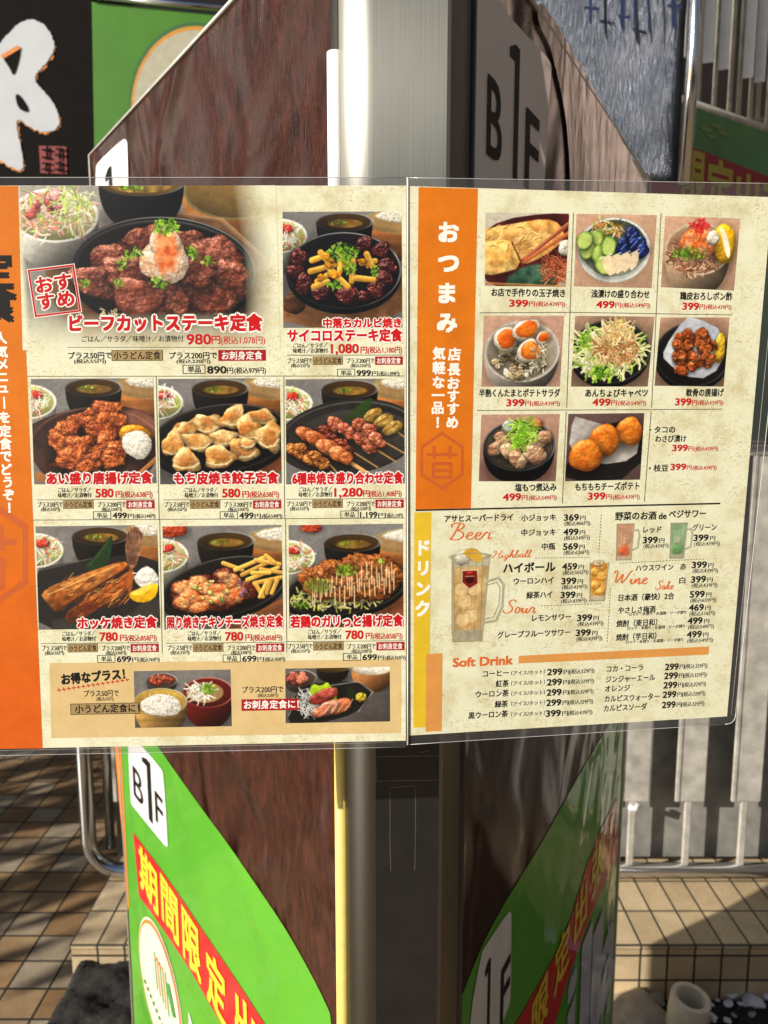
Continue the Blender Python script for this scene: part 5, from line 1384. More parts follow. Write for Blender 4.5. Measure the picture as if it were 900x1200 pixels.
for cx, cy, rx, ry, ro in ((592, 398, 15, 15, .3), (616, 387, 18, 12, -.4), (622, 412, 16, 14, .2), (637, 396, 9, 7, -.4)):
    p.blob(cx, cy, rx, ry, (.95, .90, .80), ro, .06, .05, sh=.5); p.blob(cx + 1, cy - 1, rx * .78, ry * .76, (.93, .52, .16), ro, .08, .1, 8, .2, .62, (.90, .38, .10), sh=0)
p.strands(634, 420, 12, 16, 30, [(.62, .58, .40), (.86, .82, .70)], 5, 1.4)
p.build('dish_photo', 13, p.q, 'R', 'photo of potato salad with soft boiled egg halves')
p = rp(25, [(674, 370), (767, 371), (759, 453), (669, 453)], (.66, .54, .45))
p.plate(716, 412, 50, 38, 0, (.085, .08, .08), (.4, .4, .4), 5)
p.strands(712, 412, 42, 28, 230, [(.80, .84, .58), (.68, .78, .36), (.90, .90, .74), (.56, .70, .26), (.86, .88, .64)], 13, 3.4)
p.chive(684, 398, 8, 10, 14, 3.4); p.chive(706, 437, 14, 8, 24, 3.4); p.strands(722, 408, 28, 18, 150, [(.72, .52, .32), (.82, .66, .46), (.60, .40, .24), (.90, .78, .60)], 9, 2.4); p.strands(722, 386, 20, 9, 80, [(.84, .70, .44), (.92, .82, .62)], 10, 2.2)
p.build('dish_photo', 14, p.q, 'R', 'photo of shredded cabbage under bonito flakes')
p = rp(26, [(774, 372), (855, 372), (848, 453), (767, 452)], (.68, .54, .45))
p.plate(812, 416, 48, 38, .1, (.09, .085, .085), (.35, .35, .35), 5); p.poly([(798, 372), (812, 372), (850, 388), (852, 430), (820, 448), (776, 424), (774, 410)], (.80, .82, .84), 1.2, 1, .08, 14, (.70, .72, .76)); p.blob(846, 408, 7, 18, (.86, .70, .20), 0, .05, .1)
for k in range(58):
    a = p.r.uniform(0, 6.28); q_ = math.sqrt(p.r.random()); p.blob(809 + 29 * q_ * math.cos(a), 412 + 25 * q_ * math.sin(a), p.r.uniform(5, 8), p.r.uniform(4.5, 7), (.76, .42, .20), p.r.uniform(0, 3), .25, .4, 4, .22, .42, (.60, .27, .10), bumpy=1.4)
p.build('dish_photo', 15, p.q, 'R', 'photo of fried cartilage nuggets on white paper')
p = rp(27, [(564, 486), (656, 485), (651, 564), (561, 564)], (.66, .52, .45))
p.ell(608, 554, 50, 20, (.36, .25, .24), al=.7, soft=10); p.bowl(609, 522, 44, 30, 14, (.075, .07, .075), (.30, .27, .22), rim=(.12, .115, .12)); p.ring(609, 522, 43, 29, 1.5, (.42, .42, .48), 0, .8)
for cx, cy, rx, ry in ((590, 512, 13, 8), (584, 524, 16, 9), (600, 530, 16, 10), (632, 518, 12, 10), (628, 532, 18, 10), (608, 538, 14, 8), (596, 500, 10, 7), (640, 512, 9, 8)): p.blob(cx, cy, rx, ry, (.80, .68, .54), p.r.uniform(-.5, .5), .24, .25, 5, .3, .5, (.68, .50, .38), bumpy=1.2)
p.blob(596, 499, 9, 7, (.70, .74, .70)); p.blob(628, 496, 9, 6, (.80, .48, .28), .4); p.strands(611, 508, 15, 14, 110, [(.58, .78, .22), (.74, .88, .42), (.40, .62, .12)], 11, 1.5)
p.build('dish_photo', 16, p.q, 'R', 'photo of simmered offal in a dark bowl')
p = rp(28, [(666, 485), (755, 484), (750, 562), (662, 564)], (.36, .28, .27))
p.poly([(662, 540), (700, 500), (756, 486), (756, 562), (662, 566)], (.10, .09, .09), tex=.2); p.ring(712, 530, 50, 30, 1, (.4, .38, .36), 0, .5); p.poly([(668, 486), (680, 490), (752, 510), (748, 540), (700, 546), (664, 530)], (.74, .72, .70), 1.2, 1, .06, 14, (.64, .62, .60))
for cx, cy, r_ in ((738, 506, 17), (708, 516, 19), (686, 534, 20)): p.blob(cx, cy, r_, r_ * .98, (.90, .54, .18), 0, .03, .14, 5, .25, .5, (.82, .42, .12), bumpy=.5, sh=.6)
p.build('dish_photo', 17, p.q, 'R', 'photo of three round cheese potato balls')

# drinks, printed without a background
p = Pic(524, 640, 596, 752, 31, 1.6, 0.0)
GL = (.62, .58, .46)
p.poly([(529, 652), (572, 652), (566, 752), (531, 752)], (.80, .72, .52), 1.2, .40, .15, 10, round_=0)
p.poly([(530, 664), (571, 663), (565, 738), (533, 738)], (.84, .62, .30), 1.5, .75, .3, 10, (.90, .74, .46), round_=0)
p.poly([(531, 738), (566, 738), (566, 750), (532, 750)], (.66, .64, .56), 1.2, .6, .3, 5, round_=0)
for x in (532, 540, 549, 558, 566): p.seg((x - 1 + (548 - x) * .0, 658), (x + (548 - x) * .12, 744), 1.1, (.58, .44, .24), .55)
for cx, cy in ((545, 704), (553, 722), (543, 726), (556, 690), (541, 690)): p.poly([(cx - 8, cy - 7), (cx + 7, cy - 8), (cx + 8, cy + 6), (cx - 7, cy + 8)], (.92, .84, .66), 1.5, .6); p.strand([(cx - 8, cy - 7), (cx + 7, cy - 8), (cx + 8, cy + 6)], .9, (.60, .46, .26), .6)
p.blob(541, 653, 10, 9, (.90, .88, .82), sh=0, al=.9); p.poly([(540, 648), (548, 641), (560, 644), (567, 656), (558, 660), (548, 652)], (.86, .66, .16), 1, .95, .1)
p.strand([(529, 650), (531, 740), (533, 751), (566, 751), (567, 738), (573, 651)], 1.3, GL, .9); p.ring(550, 652, 22, 4, 1.2, GL, 0, .8, .6)
p.strand([(570, 682), (584, 678), (590, 686), (589, 712), (582, 728), (568, 730)], 2.6, (.72, .70, .60), .85); p.strand([(571, 686), (582, 683), (586, 690), (585, 710), (579, 724), (568, 726)], 1.0, (.5, .48, .40), .8)
p.poly([(541, 668), (559, 668), (560, 684), (550, 690), (541, 682)], (.42, .06, .05), 1, .95, .2, 5, round_=0); p.strand([(541, 668), (559, 668), (560, 684), (550, 690), (541, 682), (541, 668)], 1, (.86, .80, .66)); p.blob(550, 672, 5, 3, (.62, .12, .10), sh=0); p.blob(550, 679, 5, 4, (.26, .03, .04), sh=0); p.seg((545, 675), (555, 675), 1, (.80, .68, .52), .8)
p.build('drink_photo', 0, None, 'R', 'photo of a tall mug of whisky highball')
def mug(seed, x0, y0, x1, y1, top, bot, idx, lab):
    p = Pic(x0 - 2, y0 - 2, x1 + 14, y1 + 3, seed, 1.8, 0.0); xm = (x0 + x1) / 2
    p.poly([(x0, y0), (x1, y0), (x1 - 2, y1), (x0 + 1.5, y1)], top, 1.2, .85, .2, 6, grad=(0, .1), round_=0)
    p.blob(xm, y1 - 9, 6, 6, bot, sh=0, al=.85, soft=5, spec=0); p.blob(xm, y0 + 20, 5, 5, (.92, .80, .70), sh=0, al=.4, soft=4, spec=0)
    p.poly([(x0 + 1, y1 - 4), (x1 - 1, y1 - 4), (x1 - 1, y1 + 1), (x0 + 1, y1 + 1)], (.72, .66, .56), 1, .7, round_=0)
    for k in range(4): p.seg((x0 + 3 + k * 4.5, y0 + 4), (x0 + 3.5 + k * 4.2, y1 - 5), .8, [c * .72 for c in top], .5)
    p.strand([(x0, y0), (x0 + 1.5, y1 + 1), (x1 - 1.5, y1 + 1), (x1, y0), (x0, y0)], 1, (.55, .52, .44), .8)
    p.strand([(x1 - 1, y0 + 8), (x1 + 5, y0 + 7), (x1 + 7, y0 + 13), (x1 + 6, y0 + 28), (x1 - 1, y0 + 31)], 1.5, (.70, .66, .58), .9)
    p.build('drink_photo', idx, None, 'R', lab)
mug(32, 722, 614, 742, 655, (.86, .60, .44), (.86, .34, .14), 1, 'photo of a mug of red vegetable sour')
mug(33, 785, 613, 804, 653, (.56, .72, .52), (.40, .62, .34), 2, 'photo of a mug of green vegetable sour')
p = Pic(688, 655, 714, 706, 34, 1.8, 0.0)
p.poly([(691, 660), (712, 660), (709, 703), (693, 703)], (.82, .50, .14), 1.2, .95, .25, 7, (.90, .66, .28), round_=0)
for cx, cy in ((697, 670), (705, 676), (698, 686), (704, 694), (704, 664)): p.blob(cx, cy, 6, 5.5, (.93, .72, .36), p.r.uniform(-1, 1), .1, .1, al=.75, sh=0, spec=.2); p.strand([(cx - 5, cy + 2), (cx + 3, cy + 4)], 1, (.60, .30, .06), .7)
p.poly([(692, 698), (710, 698), (709, 704), (693, 704)], (.70, .72, .66), 1, .8, round_=0); p.strand([(690.5, 659), (692.5, 704), (709.5, 704), (712.5, 659)], 1, (.55, .48, .34), .8); p.blob(700, 660, 7, 4, (.90, .80, .62), sh=0, al=.8)
p.build('drink_photo', 3, None, 'R', 'photo of a tall tumbler of iced highball')
# ------------------------------------------------------------- left page: bands, rules, lettering
quad('side_band', 0, P['orange'], [(-77.5, 218), (22.5, 218), (50, 877), (-45.5, 878)], .4)
hexa = lambda cx, cy, r, k=0: [(cx + r * .95 * math.cos(math.pi / 6 + i * math.pi / 3), cy + r * 1.12 * math.sin(math.pi / 6 + i * math.pi / 3)) for i in range(6)]
def crest(idx, cx, cy, r, wd, pg):
    o_, i_ = hexa(cx, cy, r), hexa(cx, cy, r - wd)
    emit(pg, 'crest', idx, P['watermark'], o_ + i_, [(k, (k + 1) % 6, 6 + (k + 1) % 6, 6 + k) for k in range(6)], 1)
    s = r / 30
    for k, (a, b_) in enumerate((((-18, -7), (18, -7)), ((-9, -17), (-9, -2)), ((9, -17), (9, -2)), ((-10, 2), (-10, 20)), ((10, 2), (10, 20)), ((-10, 3), (10, 3)), ((-10, 11), (10, 11)), ((-10, 19), (10, 19)))):
        line('crest', idx, P['watermark'], (cx + a[0] * s, cy + a[1] * s), (cx + b_[0] * s, cy + b_[1] * s), wd * .9, 1.2 + .12 * k, 1, pg)
crest(0, -18, 650, 62, 8, 'L')
vtext('band_lettering', 0, P['black'], [('定', -7, 317, 46), ('食', -3, 355, 46)], bold=.06)
vtext('band_lettering', 1, P['white'], [(c, x, y, 14.5) for c, x, y in (('人', 1, 396), ('気', 2, 412), ('メ', 3, 427), ('ニ', 3, 442), ('ュ', 4, 456), ('|', 5, 472), ('を', 5.5, 489), ('定', 6, 505), ('食', 6.5, 520), ('で', 7, 535), ('ど', 8, 550), ('う', 9, 565), ('ぞ', 10, 580), ('！', 11, 595))], bold=.05)
# recommended stamp
frame('stamp', 0, P['white'], 35.5, 312, 92, 369.5, 3.4, 2, -.12); frame('stamp', 0, P['red'], 36.3, 312.8, 91.2, 368.7, 2.3, 3, -.12)
for ch, x, y in (('お', 52, 333.5), ('す', 74, 330), ('す', 54, 353), ('め', 77, 350)):
    text('stamp', 0, P['red'], ch, x - 9.5, x + 9.5, y, 21, .045, 3, P['white'], .06, -.12)
TW = dict(bold=.068, layer=3, halo=P['white'], halo_w=.085)
text('dish_title', 0, P['red'], 'ビーフカットステーキ定食', 82, 307, 378.5, 20.5, **TW)
text('meal_note', 0, P['black'], 'ごはん／サラダ／味噌汁／お漬物付', 96, 215, 397, 8, .012)
text('price', 0, P['red'], '980', 219, 247, 397, 17, .03); text('price', 0, P['red'], '円', 248, 258, 398, 11, .03); text('price', 0, P['red'], '(税込1,078円)', 259, 310.5, 398.5, 10, .012)
line('rule_line', 0, P['grey'], (79, 407), (311, 407), .8, 2)
def options(i, x, y, sx, big=False):
    """'add 50 yen / add 200 yen' line: x, y of the first text, sx = stretch"""
    X = lambda q: x + q * sx
    text('option_line', i, P['black'], 'プラス50円で', X(0), X(29 if not big else 30), y, 7.2 if not big else 9, .02)
    text('option_line', i, P['black'], '(税込55円)', X(4), X(26), y + 5.6 * (1.2 if big else 1), 5 if not big else 5.6, .02)
    rect('option_line', i, P['black'], X(30), y - 5 - big * 1.5, X(65.5), y + 4.8 + big * 1.5, 2); rect('option_line', i, P['tag_tan'], X(30.4), y - 4.5 - big * 1.5, X(65.1), y + 4.3 + big * 1.5, 2.6)
    text('option_line', i, P['black'], '小うどん定食', X(31.5), X(64), y, 7.6 if not big else 10.5, .02, 4)
    text('option_line', i, P['black'], 'プラス200円で', X(70), X(103), y, 7.2 if not big else 9, .02)
    text('option_line', i, P['black'], '(税込220円)', X(75), X(98.5), y + 5.6 * (1.2 if big else 1), 5 if not big else 5.6, .02)
    rect('option_line', i, P['tag_red'], X(104), y - 5 - big * 1.5, X(137), y + 4.8 + big * 1.5, 2)
    text('option_line', i, P['white'], 'お刺身定食', X(106.5), X(134.5), y, 7.6 if not big else 10.5, .02, 4)
def single(i, x, y, num, tax, w1=24, h=9.5):
    frame('single_price', i, P['black'], x, y - 4.6, x + 21, y + 4.4, .7, 2); text('single_price', i, P['black'], '単品', x + 4.5, x + 16.5, y, 6.4, .02)
    text('single_price', i, P['black'], num, x + 23, x + 23 + w1 * .68, y, h, .03); text('single_price', i, P['black'], '円', x + 24.5 + w1 * .68, x + 24 + w1, y + .8, 6.2, .02)
    text('single_price', i, P['black'], f'(税込{tax}円)', x + 25.5 + w1, x + 73, y + .9, 5.8, .02)
options(0, 80, 416.5, 1.69, True)
frame('single_price', 0, P['black'], 214, 427.5, 240.5, 438, .8, 2); text('single_price', 0, P['black'], '単品', 220, 235, 432.7, 8, .02)
text('single_price', 0, P['black'], '890', 243, 265, 433, 12, .03); text('single_price', 0, P['black'], '円', 266, 273, 434, 8, .02); text('single_price', 0, P['black'], '(税込979円)', 274.5, 311.5, 434, 8, .015)
line('rule_line', 1, P['grey'], (31, 441), (474, 440.5), .8, 2)
text('dish_title', 1, P['red'], '中落ちカルビ焼き', 379, 470, 378.5, 12, **TW); text('dish_title', 1, P['red'], 'サイコロステーキ定食', 337, 471, 393, 15.5, **TW)
def note(i, x0, x1, y):
    text('meal_note', i, P['black'], 'ごはん／サラダ／', x0, x1 - .5, y, 6.2, .02); text('meal_note', i, P['black'], '味噌汁／お漬物付', x0, x1, y + 6.1, 6.2, .02)
note(1, 343.5, 384, 404.8)
text('price', 1, P['red'], '1,080', 388, 420, 408, 15, .035); text('price', 1, P['red'], '円', 422.5, 430, 410, 9, .03); text('price', 1, P['red'], '(税込1,180円)', 431, 471, 410, 8.5, .02)
line('rule_line', 2, P['grey'], (336, 416.2), (471, 416), .8, 2)
options(1, 337, 422.7, .985); single(1, 395, 436.8, '999', '1,099', 24)
CELLS = [('あい盛り唐揚げ定食', 55, 178, '580', '638', '499', '549'), ('もち皮焼き餃子定食', 204.5, 326, '580', '638', '499', '549'), ('6種串焼き盛り合わせ定食', 343, 472, '1,280', '1,408', '1,199', '1,319'),
         ('ホッケ焼き定食', 91, 183.5, '780', '858', '699', '769'), ('照り焼きチキンチーズ焼き定食', 195.5, 331.5, '780', '858', '699', '769'), ('若鶏のガリっと揚げ定食', 340.5, 472, '780', '858', '699', '769')]
for k, (t, a, b_, n1, n2, n3, n4) in enumerate(CELLS):
    i = k + 2; col, row = k % 3, k // 3
    ox = (0, 148.5, 292)[col] + (5, 3.5, 1)[col] * row; oy = (0, 168.3)[row] - (0, 0, .8)[col] - (0, 0, .6)[col] * row - .4 * col * row
    text('dish_title', i, P['red'], t, a, b_, (560.5 if row == 0 else 729.8 - .9 * col), 14.5, **TW)
    lng = len(n1) > 3
    note(i, 68 + ox - 10 * lng, 107 + ox - 9.5 * lng, 574.2 + oy)
    text('price', i, P['red'], n1, 112 + ox - 12 * lng, 132.5 + ox, 577.3 + oy, 14, .035); text('price', i, P['red'], '円', 135.5 + ox - 2 * lng, 143 + ox - 2 * lng, 579 + oy, 8.4, .03); text('price', i, P['red'], f'(税込{n2}円)', 144 + ox - 3 * lng, 178.5 + ox, 579.3 + oy, 8, .02)
    line('rule_line', i + 1, P['grey'], (43 + ox, 585.2 + oy + .6), (181 + ox, 585.2 + oy - .4), .7, 2)
    options(i, 44 + ox, 591.2 + oy, 1.0); single(i, 109 + ox - 2 * lng, 603.8 + oy, n3, n4, 24 + 5 * lng)
line('rule_line', 12, P['grey'], (36, 609.5), (474, 607), .8, 2)
line('rule_line', 13, P['grey'], (183, 441.5), (186.5, 609), .8, 2); line('rule_line', 14, P['grey'], (187, 609), (190, 765), .8, 2)
line('rule_line', 15, P['grey'], (332.5, 441.5), (333.5, 608), .8, 2); line('rule_line', 16, P['grey'], (334.5, 608), (336, 764), .8, 2)
# strip along the foot
quad('bargain_box', 0, P['tan'], [(58, 777), (470, 772.5), (470, 859), (60, 865)], .4)
text('bargain_text', 0, P['black'], 'お得なプラス！', 72, 146, 793, 13.5, .06, 3, None, 0, -.075)
for k in range(15):
    x = 67 + k * 5.7; y = 809 - k * .86
    line('bargain_text', 0, P['red'], (x, y), (x + 4.6, y - .7), 1.1, 2, 1); line('bargain_text', 0, P['red'], (x + 1.4, y - 2.6), (x + 2.8, y + 1.8), .9, 2.6, 1)
text('bargain_text', 0, P['black'], 'プラス50円で', 98.5, 139, 812.5, 8.5, .02); text('bargain_text', 0, P['black'], '(税込55円)', 113, 133, 819, 5, .02)
rect('bargain_text', 0, P['black'], 82.5, 824, 164, 837, 2); rect('bargain_text', 0, P['tag_tan'], 83.2, 824.7, 163.3, 836.3, 2.6); text('bargain_text', 0, P['black'], '小うどん定食に！', 88, 163, 830.3, 10.5, .03, 4)
text('bargain_text', 1, P['black'], 'プラス200円で', 284, 332, 808, 8.5, .02); text('bargain_text', 1, P['black'], '(税込220円)', 302, 326, 814.8, 5, .02)
rect('bargain_text', 1, P['tag_red'], 283, 819, 350.5, 832.5, 2); text('bargain_text', 1, P['white'], 'お刺身定食に！', 286, 350, 825.5, 10.5, .03, 4)

# ------------------------------------------------------------- right page: bands, rules, lettering
quad('side_band', 2, P['orange'], [(490.5, 219.3), (560, 221), (551.8, 595.5), (487, 597)], .4)
crest(1, 518, 540, 31, 4.2, 'R')
vtext('band_lettering', 2, P['white'], [('お', 526, 272, 26), ('つ', 525.5, 309, 27), ('ま', 524, 343.5, 26), ('み', 524, 378.5, 25)], bold=.06)
vtext('band_lettering', 3, P['white'], [(c, x, y, 15.5) for c, x, y in (('店', 532.5, 415), ('長', 532, 433), ('お', 531.5, 449), ('す', 531.3, 464), ('す', 531, 479), ('め', 530, 495), ('気', 514.5, 414), ('軽', 514.5, 431), ('な', 514, 448), ('一', 513.5, 463), ('品', 513, 478), ('！', 513, 495))], bold=.05)
SN = [('お店で手作りの玉子焼き', 576, 662, 343, '399', '439', 597, 662, 355), ('浅漬けの盛り合わせ', 693, 761, 344.5, '499', '549', 699, 762, 356.5), ('鶏皮おろしポン酢', 797, 858, 347, '399', '439', 800, 857, 358.5),
      ('半熟くんたまとポテトサラダ', 561.5, 656, 460.5, '399', '439', 593.5, 656, 471.5), ('あんちょびキャベツ', 686, 759, 460.5, '499', '549', 694.5, 757, 471), ('軟骨の唐揚げ', 804, 848, 460, '399', '439', 791.5, 847, 470.5),
      ('塩もつ煮込み', 603.5, 652, 571, '499', '549', 589.5, 652, 582), ('もちもちチーズポテト', 674, 749, 570, '399', '439', 689, 749.5, 581)]
def price_row(name, i, mat, num, tax, x0, x1, y, h=11.5):
    w_ = x1 - x0
    text(name, i, mat, num, x0, x0 + w_ * .33, y, h, .035); text(name, i, mat, '円', x0 + w_ * .35, x0 + w_ * .455, y + 1 + slope(x0, y) * 0, h * .62, .025); text(name, i, mat, f'(税込{tax}円)', x0 + w_ * .48, x1, y + 1.2, h * .56, .02)
for k, (t, a, b_, y, n1, n2, c, d, y2) in enumerate(SN):
    text('snack_name', k, P['black'], t, a, b_, y, 10, .03); price_row('snack_price', k, P['red'], n1, n2, c, d, y2)
text('snack_name', 8, P['black'], '・タコの', 761, 791, 503.5, 8.8, .025); text('snack_name', 8, P['black'], 'わさび漬け', 768, 804, 514, 8.8, .025); price_row('snack_price', 8, P['red'], '399', '439', 788, 841.5, 524.5, 10.5)
text('snack_name', 9, P['black'], '・枝豆', 760.5, 783, 548.5, 8.8, .025); price_row('snack_price', 9, P['red'], '399', '439', 786, 839.5, 546.8, 10.5)
line('rule_line', 20, P['grey'], (562, 366.5), (670, 366), .8, 2); line('rule_line', 21, P['grey'], (670, 366), (858, 369), .8, 2)
line('rule_line', 22, P['grey'], (559, 481), (846, 479.5), .8, 2)
line('rule_line', 23, P['grey'], (672, 249), (664, 478), .8, 2.2); line('rule_line', 24, P['grey'], (663.5, 482), (659, 590), .8, 2.2)
line('rule_line', 25, P['grey'], (774.5, 250), (763.5, 478), .8, 2.2); line('rule_line', 26, P['grey'], (763, 482), (755, 588), .8, 2.2)
line('rule_line', 27, P['black'], (487, 598), (844, 590), 1.8, 3, 10)
# drinks
quad('side_band', 3, P['yellow'], [(485.5, 600.5), (505.3, 600), (502.5, 852), (484.5, 852.8)], .4)
quad('side_band', 4, P['bar'], [(499.3, 766.5), (518.5, 765.5), (517.5, 856.5), (498.8, 857.5)], .9)
vtext('band_lettering', 4, P['white'], [('ド', 497, 642, 20), ('リ', 496, 666, 19), ('ン', 496, 690, 19), ('ク', 495, 713, 20)], bold=.06)
B_ = P['black']
def drink(i, name, nx0, nx1, ny, h, num=None, tax=None, px=0, py=0, bold=.025):
    text('drink_name', i, B_, name, nx0, nx1, ny, h, bold)
    if num: dprice(i, num, tax, px, py)
def dprice(i, num, tax, px, py, h=10.5):
    text('drink_price', i, B_, num, px, px + 17, py, h, .035); text('drink_price', i, B_, '円', px + 19, px + 25, py + .8, 6.2, .02); text('drink_price', i, B_, f'(税込{tax}円)', px + .5, px + 30.5, py + 7.2, 5.9, .012)
text('drink_name', 0, B_, 'アサヒスーパードライ', 521, 601, 607, 9, .03)
drink(1, '小ジョッキ', 611, 651, 606.5, 8.6, '369', '406', 661, 606)
drink(2, '中ジョッキ', 611, 651, 623.8, 8.6, '499', '549', 660.5, 623)
drink(3, '中瓶', 635, 650.5, 640.3, 8.6, '569', '626', 660, 640)
drink(4, 'ハイボール', 590, 650.5, 665, 13, '459', '505', 659, 663.5, .04)
drink(5, 'ウーロンハイ', 602, 648.5, 680.5, 8.8, '399', '439', 658, 680.5)
drink(6, '緑茶ハイ', 617, 647, 697, 8.8, '399', '439', 657, 696.8)
drink(7, 'レモンサワー', 623.5, 669, 723.5, 8.8, '399', '439', 676.5, 723.5)
drink(8, 'グレープフルーツサワー', 583, 668, 742.5, 8.8, '399', '439', 675, 741)
text('drink_name', 9, B_, '野菜のお酒', 721, 769, 604.5, 10.5, .03); text('drink_name', 9, B_, 'de', 772, 781, 604.2, 10.5, .03); text('drink_name', 9, B_, 'ベジサワー', 784, 827, 602, 10.5, .03)
drink(10, 'レッド', 754, 775, 620.5, 8.6, '399', '439', 753.5, 632.5)
drink(11, 'グリーン', 811.5, 839.5, 618, 8.6, '399', '439', 813, 629.8)
drink(12, 'ハウスワイン', 745, 789, 665, 8.2); text('drink_name', 12, B_, '赤', 797, 804, 664, 8, .02); dprice(12, '399', '439', 811, 661.5)
text('drink_name', 13, B_, '白', 796, 803, 680, 8, .02); dprice(13, '399', '439', 810, 678.5)
drink(14, '日本酒（豪快）2合', 725, 790, 699.5, 8.6, '599', '659', 808.5, 696)
drink(15, 'やさしさ梅酒', 724.5, 768, 714.5, 8.6, '469', '516', 807.5, 711.5)
drink(16, '焼酎（麦日和）', 722.5, 770, 730, 8.6, '499', '549', 806, 727)
drink(17, '焼酎（芋日和）', 722, 769, 746, 8.6, '499', '549', 805, 743)
for k, (x, y) in enumerate(((737, 718.7), (735.5, 735), (733.5, 751))): text('drink_name', 15 + k, B_, 'ロック・水割り・お湯割・ソーダ割り', x, x + 67, y, 4.3, .03)
script(0, 'Beer', 523, 578, 633, 20, 1.9); script(1, 'Highball', 576, 623, 654.5, 9.5, 1.1, .03); script(2, 'Sour', 588, 629, 719, 16, 1.7)
script(3, 'Wine', 716, 760, 685, 17, 1.7); script(4, 'Sake', 767, 790, 691, 10.5, 1.2)
G_ = P['grey']
dashes('dashed_line', 0, G_, (627, 654), (692, 653), .8, 2); dashes('dashed_line', 1, G_, (634, 710), (704, 707.5), .8, 2)
dashes('dashed_line', 2, G_, (704.5, 603), (701.5, 651), .8, 2); dashes('dashed_line', 3, G_, (726, 660), (825, 655), .8, 2); dashes('dashed_line', 4, G_, (715.5, 689), (711.5, 752), .8, 2)
# soft drinks
text('drink_heading', 0, P['script'], 'Soft Drink', 531, 600.5, 774.5, 14.5, .045)
quad('drink_bar', 0, P['bar'], [(608, 768.5), (831, 757.5), (830, 767), (607.5, 777.5)], .9)
SL = [('コーヒー', 566, 596, 789), ('紅茶', 581, 596, 801), ('ウーロン茶', 557.5, 596, 813), ('緑茶', 580, 595, 825), ('黒ウーロン茶', 549, 595, 837.5)]
for k, (t, a, b_, y) in enumerate(SL):
    n1, n2 = ('399', '439') if k == 4 else ('299', '329')
    text('drink_name', 20 + k, B_, t, a, b_, y, 8.6, .025); text('drink_name', 20 + k, B_, '（アイス/ホット）', 599, 638.5, y - 1, 6, .012)
    text('drink_price', 20 + k, B_, n1, 641.5 - k * .4, 658.5 - k * .4, y - 2, 10.5, .035); text('drink_price', 20 + k, B_, '円', 660.5 - k * .4, 667 - k * .4, y - 1.6, 6.4, .02); text('drink_price', 20 + k, B_, f'(税込{n2}円)', 667.5 - k * .4, 696.5 - k * .6, y - 2.6, 6.2, .012)
SR = [('コカ・コーラ', 711, 753.5, 783, 781), ('ジンジャーエール', 710, 767.5, 795, 791.5), ('オレンジ', 709, 738, 806.5, 802.5), ('カルピスウォーター', 708.5, 772.5, 817.5, 813.5), ('カルピスソーダ', 707.5, 758, 829, 825.5)]
for k, (t, a, b_, y, y2) in enumerate(SR):
    text('drink_name', 25 + k, B_, t, a, b_, y, 8.6, .02)
    x = 779.5 - k * .9
    text('drink_price', 25 + k, B_, '299', x, x + 15.5, y2, 10.5, .035); text('drink_price', 25 + k, B_, '円', x + 17, x + 22.5, y2 + .2, 6.4, .02); text('drink_price', 25 + k, B_, '(税込329円)', x + 22.8, x + 49.5, y2 - .6, 6.2, .012)

for (pg, name, idx), d in prints.items():
    mb = MB(); mb.v = d['v']; mb.f = d['f']; mb.m = d['m']
    mb.build(name, d['mats'], pgL if pg == 'L' else pgR, face_to=CAM)

# ------------------------------------------------------------- clear sleeve round the pages
def sleeve_mat():
    m = bpy.data.materials.new('sleeve_plastic'); m.use_nodes = True; nt = m.node_tree
    nt.nodes.remove(nt.nodes['Principled BSDF'])
    t = nt.nodes.new('ShaderNodeBsdfTransparent'); t.inputs[0].default_value = (.80, .80, .81, 1)
    df = nt.nodes.new('ShaderNodeBsdfDiffuse'); df.inputs[0].default_value = (.30, .30, .31, 1)
    gb = nt.nodes.new('ShaderNodeBsdfGlossy'); gb.inputs['Roughness'].default_value = .08
    m1 = nt.nodes.new('ShaderNodeMixShader'); m1.inputs[0].default_value = .10
    nt.links.new(t.outputs[0], m1.inputs[1]); nt.links.new(df.outputs[0], m1.inputs[2])
    lw = nt.nodes.new('ShaderNodeLayerWeight'); lw.inputs['Blend'].default_value = .22
    m2 = nt.nodes.new('ShaderNodeMixShader'); nt.links.new(lw.outputs['Fresnel'], m2.inputs[0]); nt.links.new(m1.outputs[0], m2.inputs[1]); nt.links.new(gb.outputs[0], m2.inputs[2])
    nt.links.new(m2.outputs[0], nt.nodes['Material Output'].inputs['Surface'])
    return m
P['sleeve'] = sleeve_mat()
P['weld'] = simple('sleeve_edge', (.50, .50, .49), .15, 0, .1, 100, coat=1.0)
P['fold'] = simple('clear_fold', (.74, .72, .64), .25, 0, .06, 100, coat=1.0)
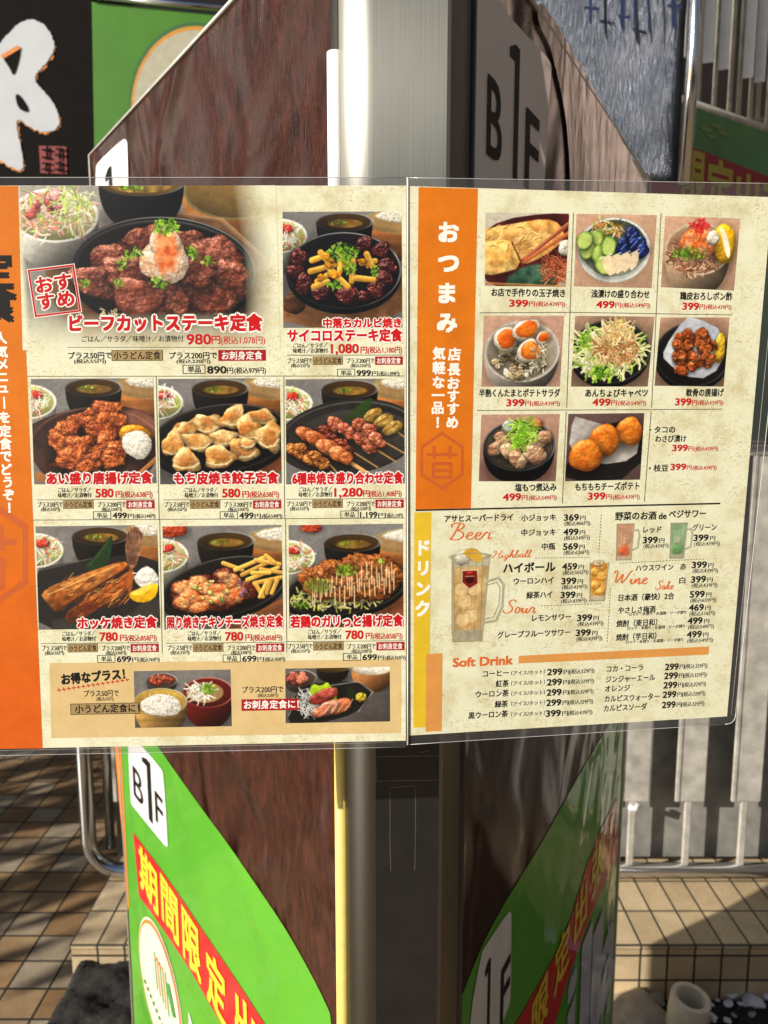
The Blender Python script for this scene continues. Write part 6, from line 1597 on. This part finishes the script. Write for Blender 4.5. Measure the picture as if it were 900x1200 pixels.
def ribbon(mb, inner, outer, mi=0, layer=-1.0):
    n = len(inner)
    vs_ = [sheet_pt(*q, layer) for q in inner] + [sheet_pt(*q, layer) for q in outer]
    mb.add(vs_, [(i, i + 1, n + i + 1, n + i) for i in range(n - 1)], mi)
def lerp_pts(a, b_, n=10): return [(a[0] + (b_[0] - a[0]) * i / n, a[1] + (b_[1] - a[1]) * i / n) for i in range(n + 1)]
def sleeve(name_, segs, edges):
    for inn, out in segs:
        mb = MB(); ribbon(mb, inn, out)
        o = mb.build('sleeve_border', P['sleeve'], menu, face_to=CAM)
    for e, r_, mt in edges:
        mb = MB(); mb.tube([sheet_pt(*q, -.4) for q in e], r_, 6); mb.build('weld_seam', mt, o, smooth=True)
cor = [(868 + 0, 839)]
topL_i, topL_o = lerp_pts((-78, 217.2), (476, 217.2)), lerp_pts((-80, 208), (476, 208))
botL_i, botL_o = lerp_pts((-46, 878.8), (475.5, 868.3)), lerp_pts((-46, 886.5), (475.5, 875.5))
sleeve('L', [(topL_i, topL_o), (botL_i, botL_o)], [(topL_o, .00022, P['weld']), (botL_o, .00016, P['weld']), (lerp_pts((-46, 880.5), (475.5, 869.8)), .00008, P['weld'])])
topR_i, topR_o = lerp_pts((479.5, 217.7), (905.5, 230.7)), lerp_pts((479.5, 208.3), (930, 215.5))
botR_i, botR_o = lerp_pts((480, 862.3), (852.5, 839.8)), lerp_pts((480, 872.5), (850, 848.8))
rt_i, rt_o = lerp_pts((905.5, 230.7), (852.5, 839.8)), lerp_pts((930, 215.5), (862, 836))
crn = [(862, 836), (861.6, 841), (859.5, 845), (856, 847.8), (850, 848.8)]
sleeve('R', [(topR_i, topR_o), (botR_i, botR_o), (rt_i, rt_o), ([(852.5, 839.8)] * 5, crn)],
       [(topR_o, .0002, P['weld']), (botR_o, .00018, P['weld']), (rt_o, .00022, P['weld']), (crn, .00022, P['weld']), (lerp_pts((917, 226), (857, 838)), .00008, P['weld'])])
mb = MB(); mb.tube([sheet_pt(477.8, y, 1.5) for y in (208, 300, 420, 540, 660, 780, 873)], .00055, 8); mb.build('centre_fold', P['fold'], menu, smooth=True)
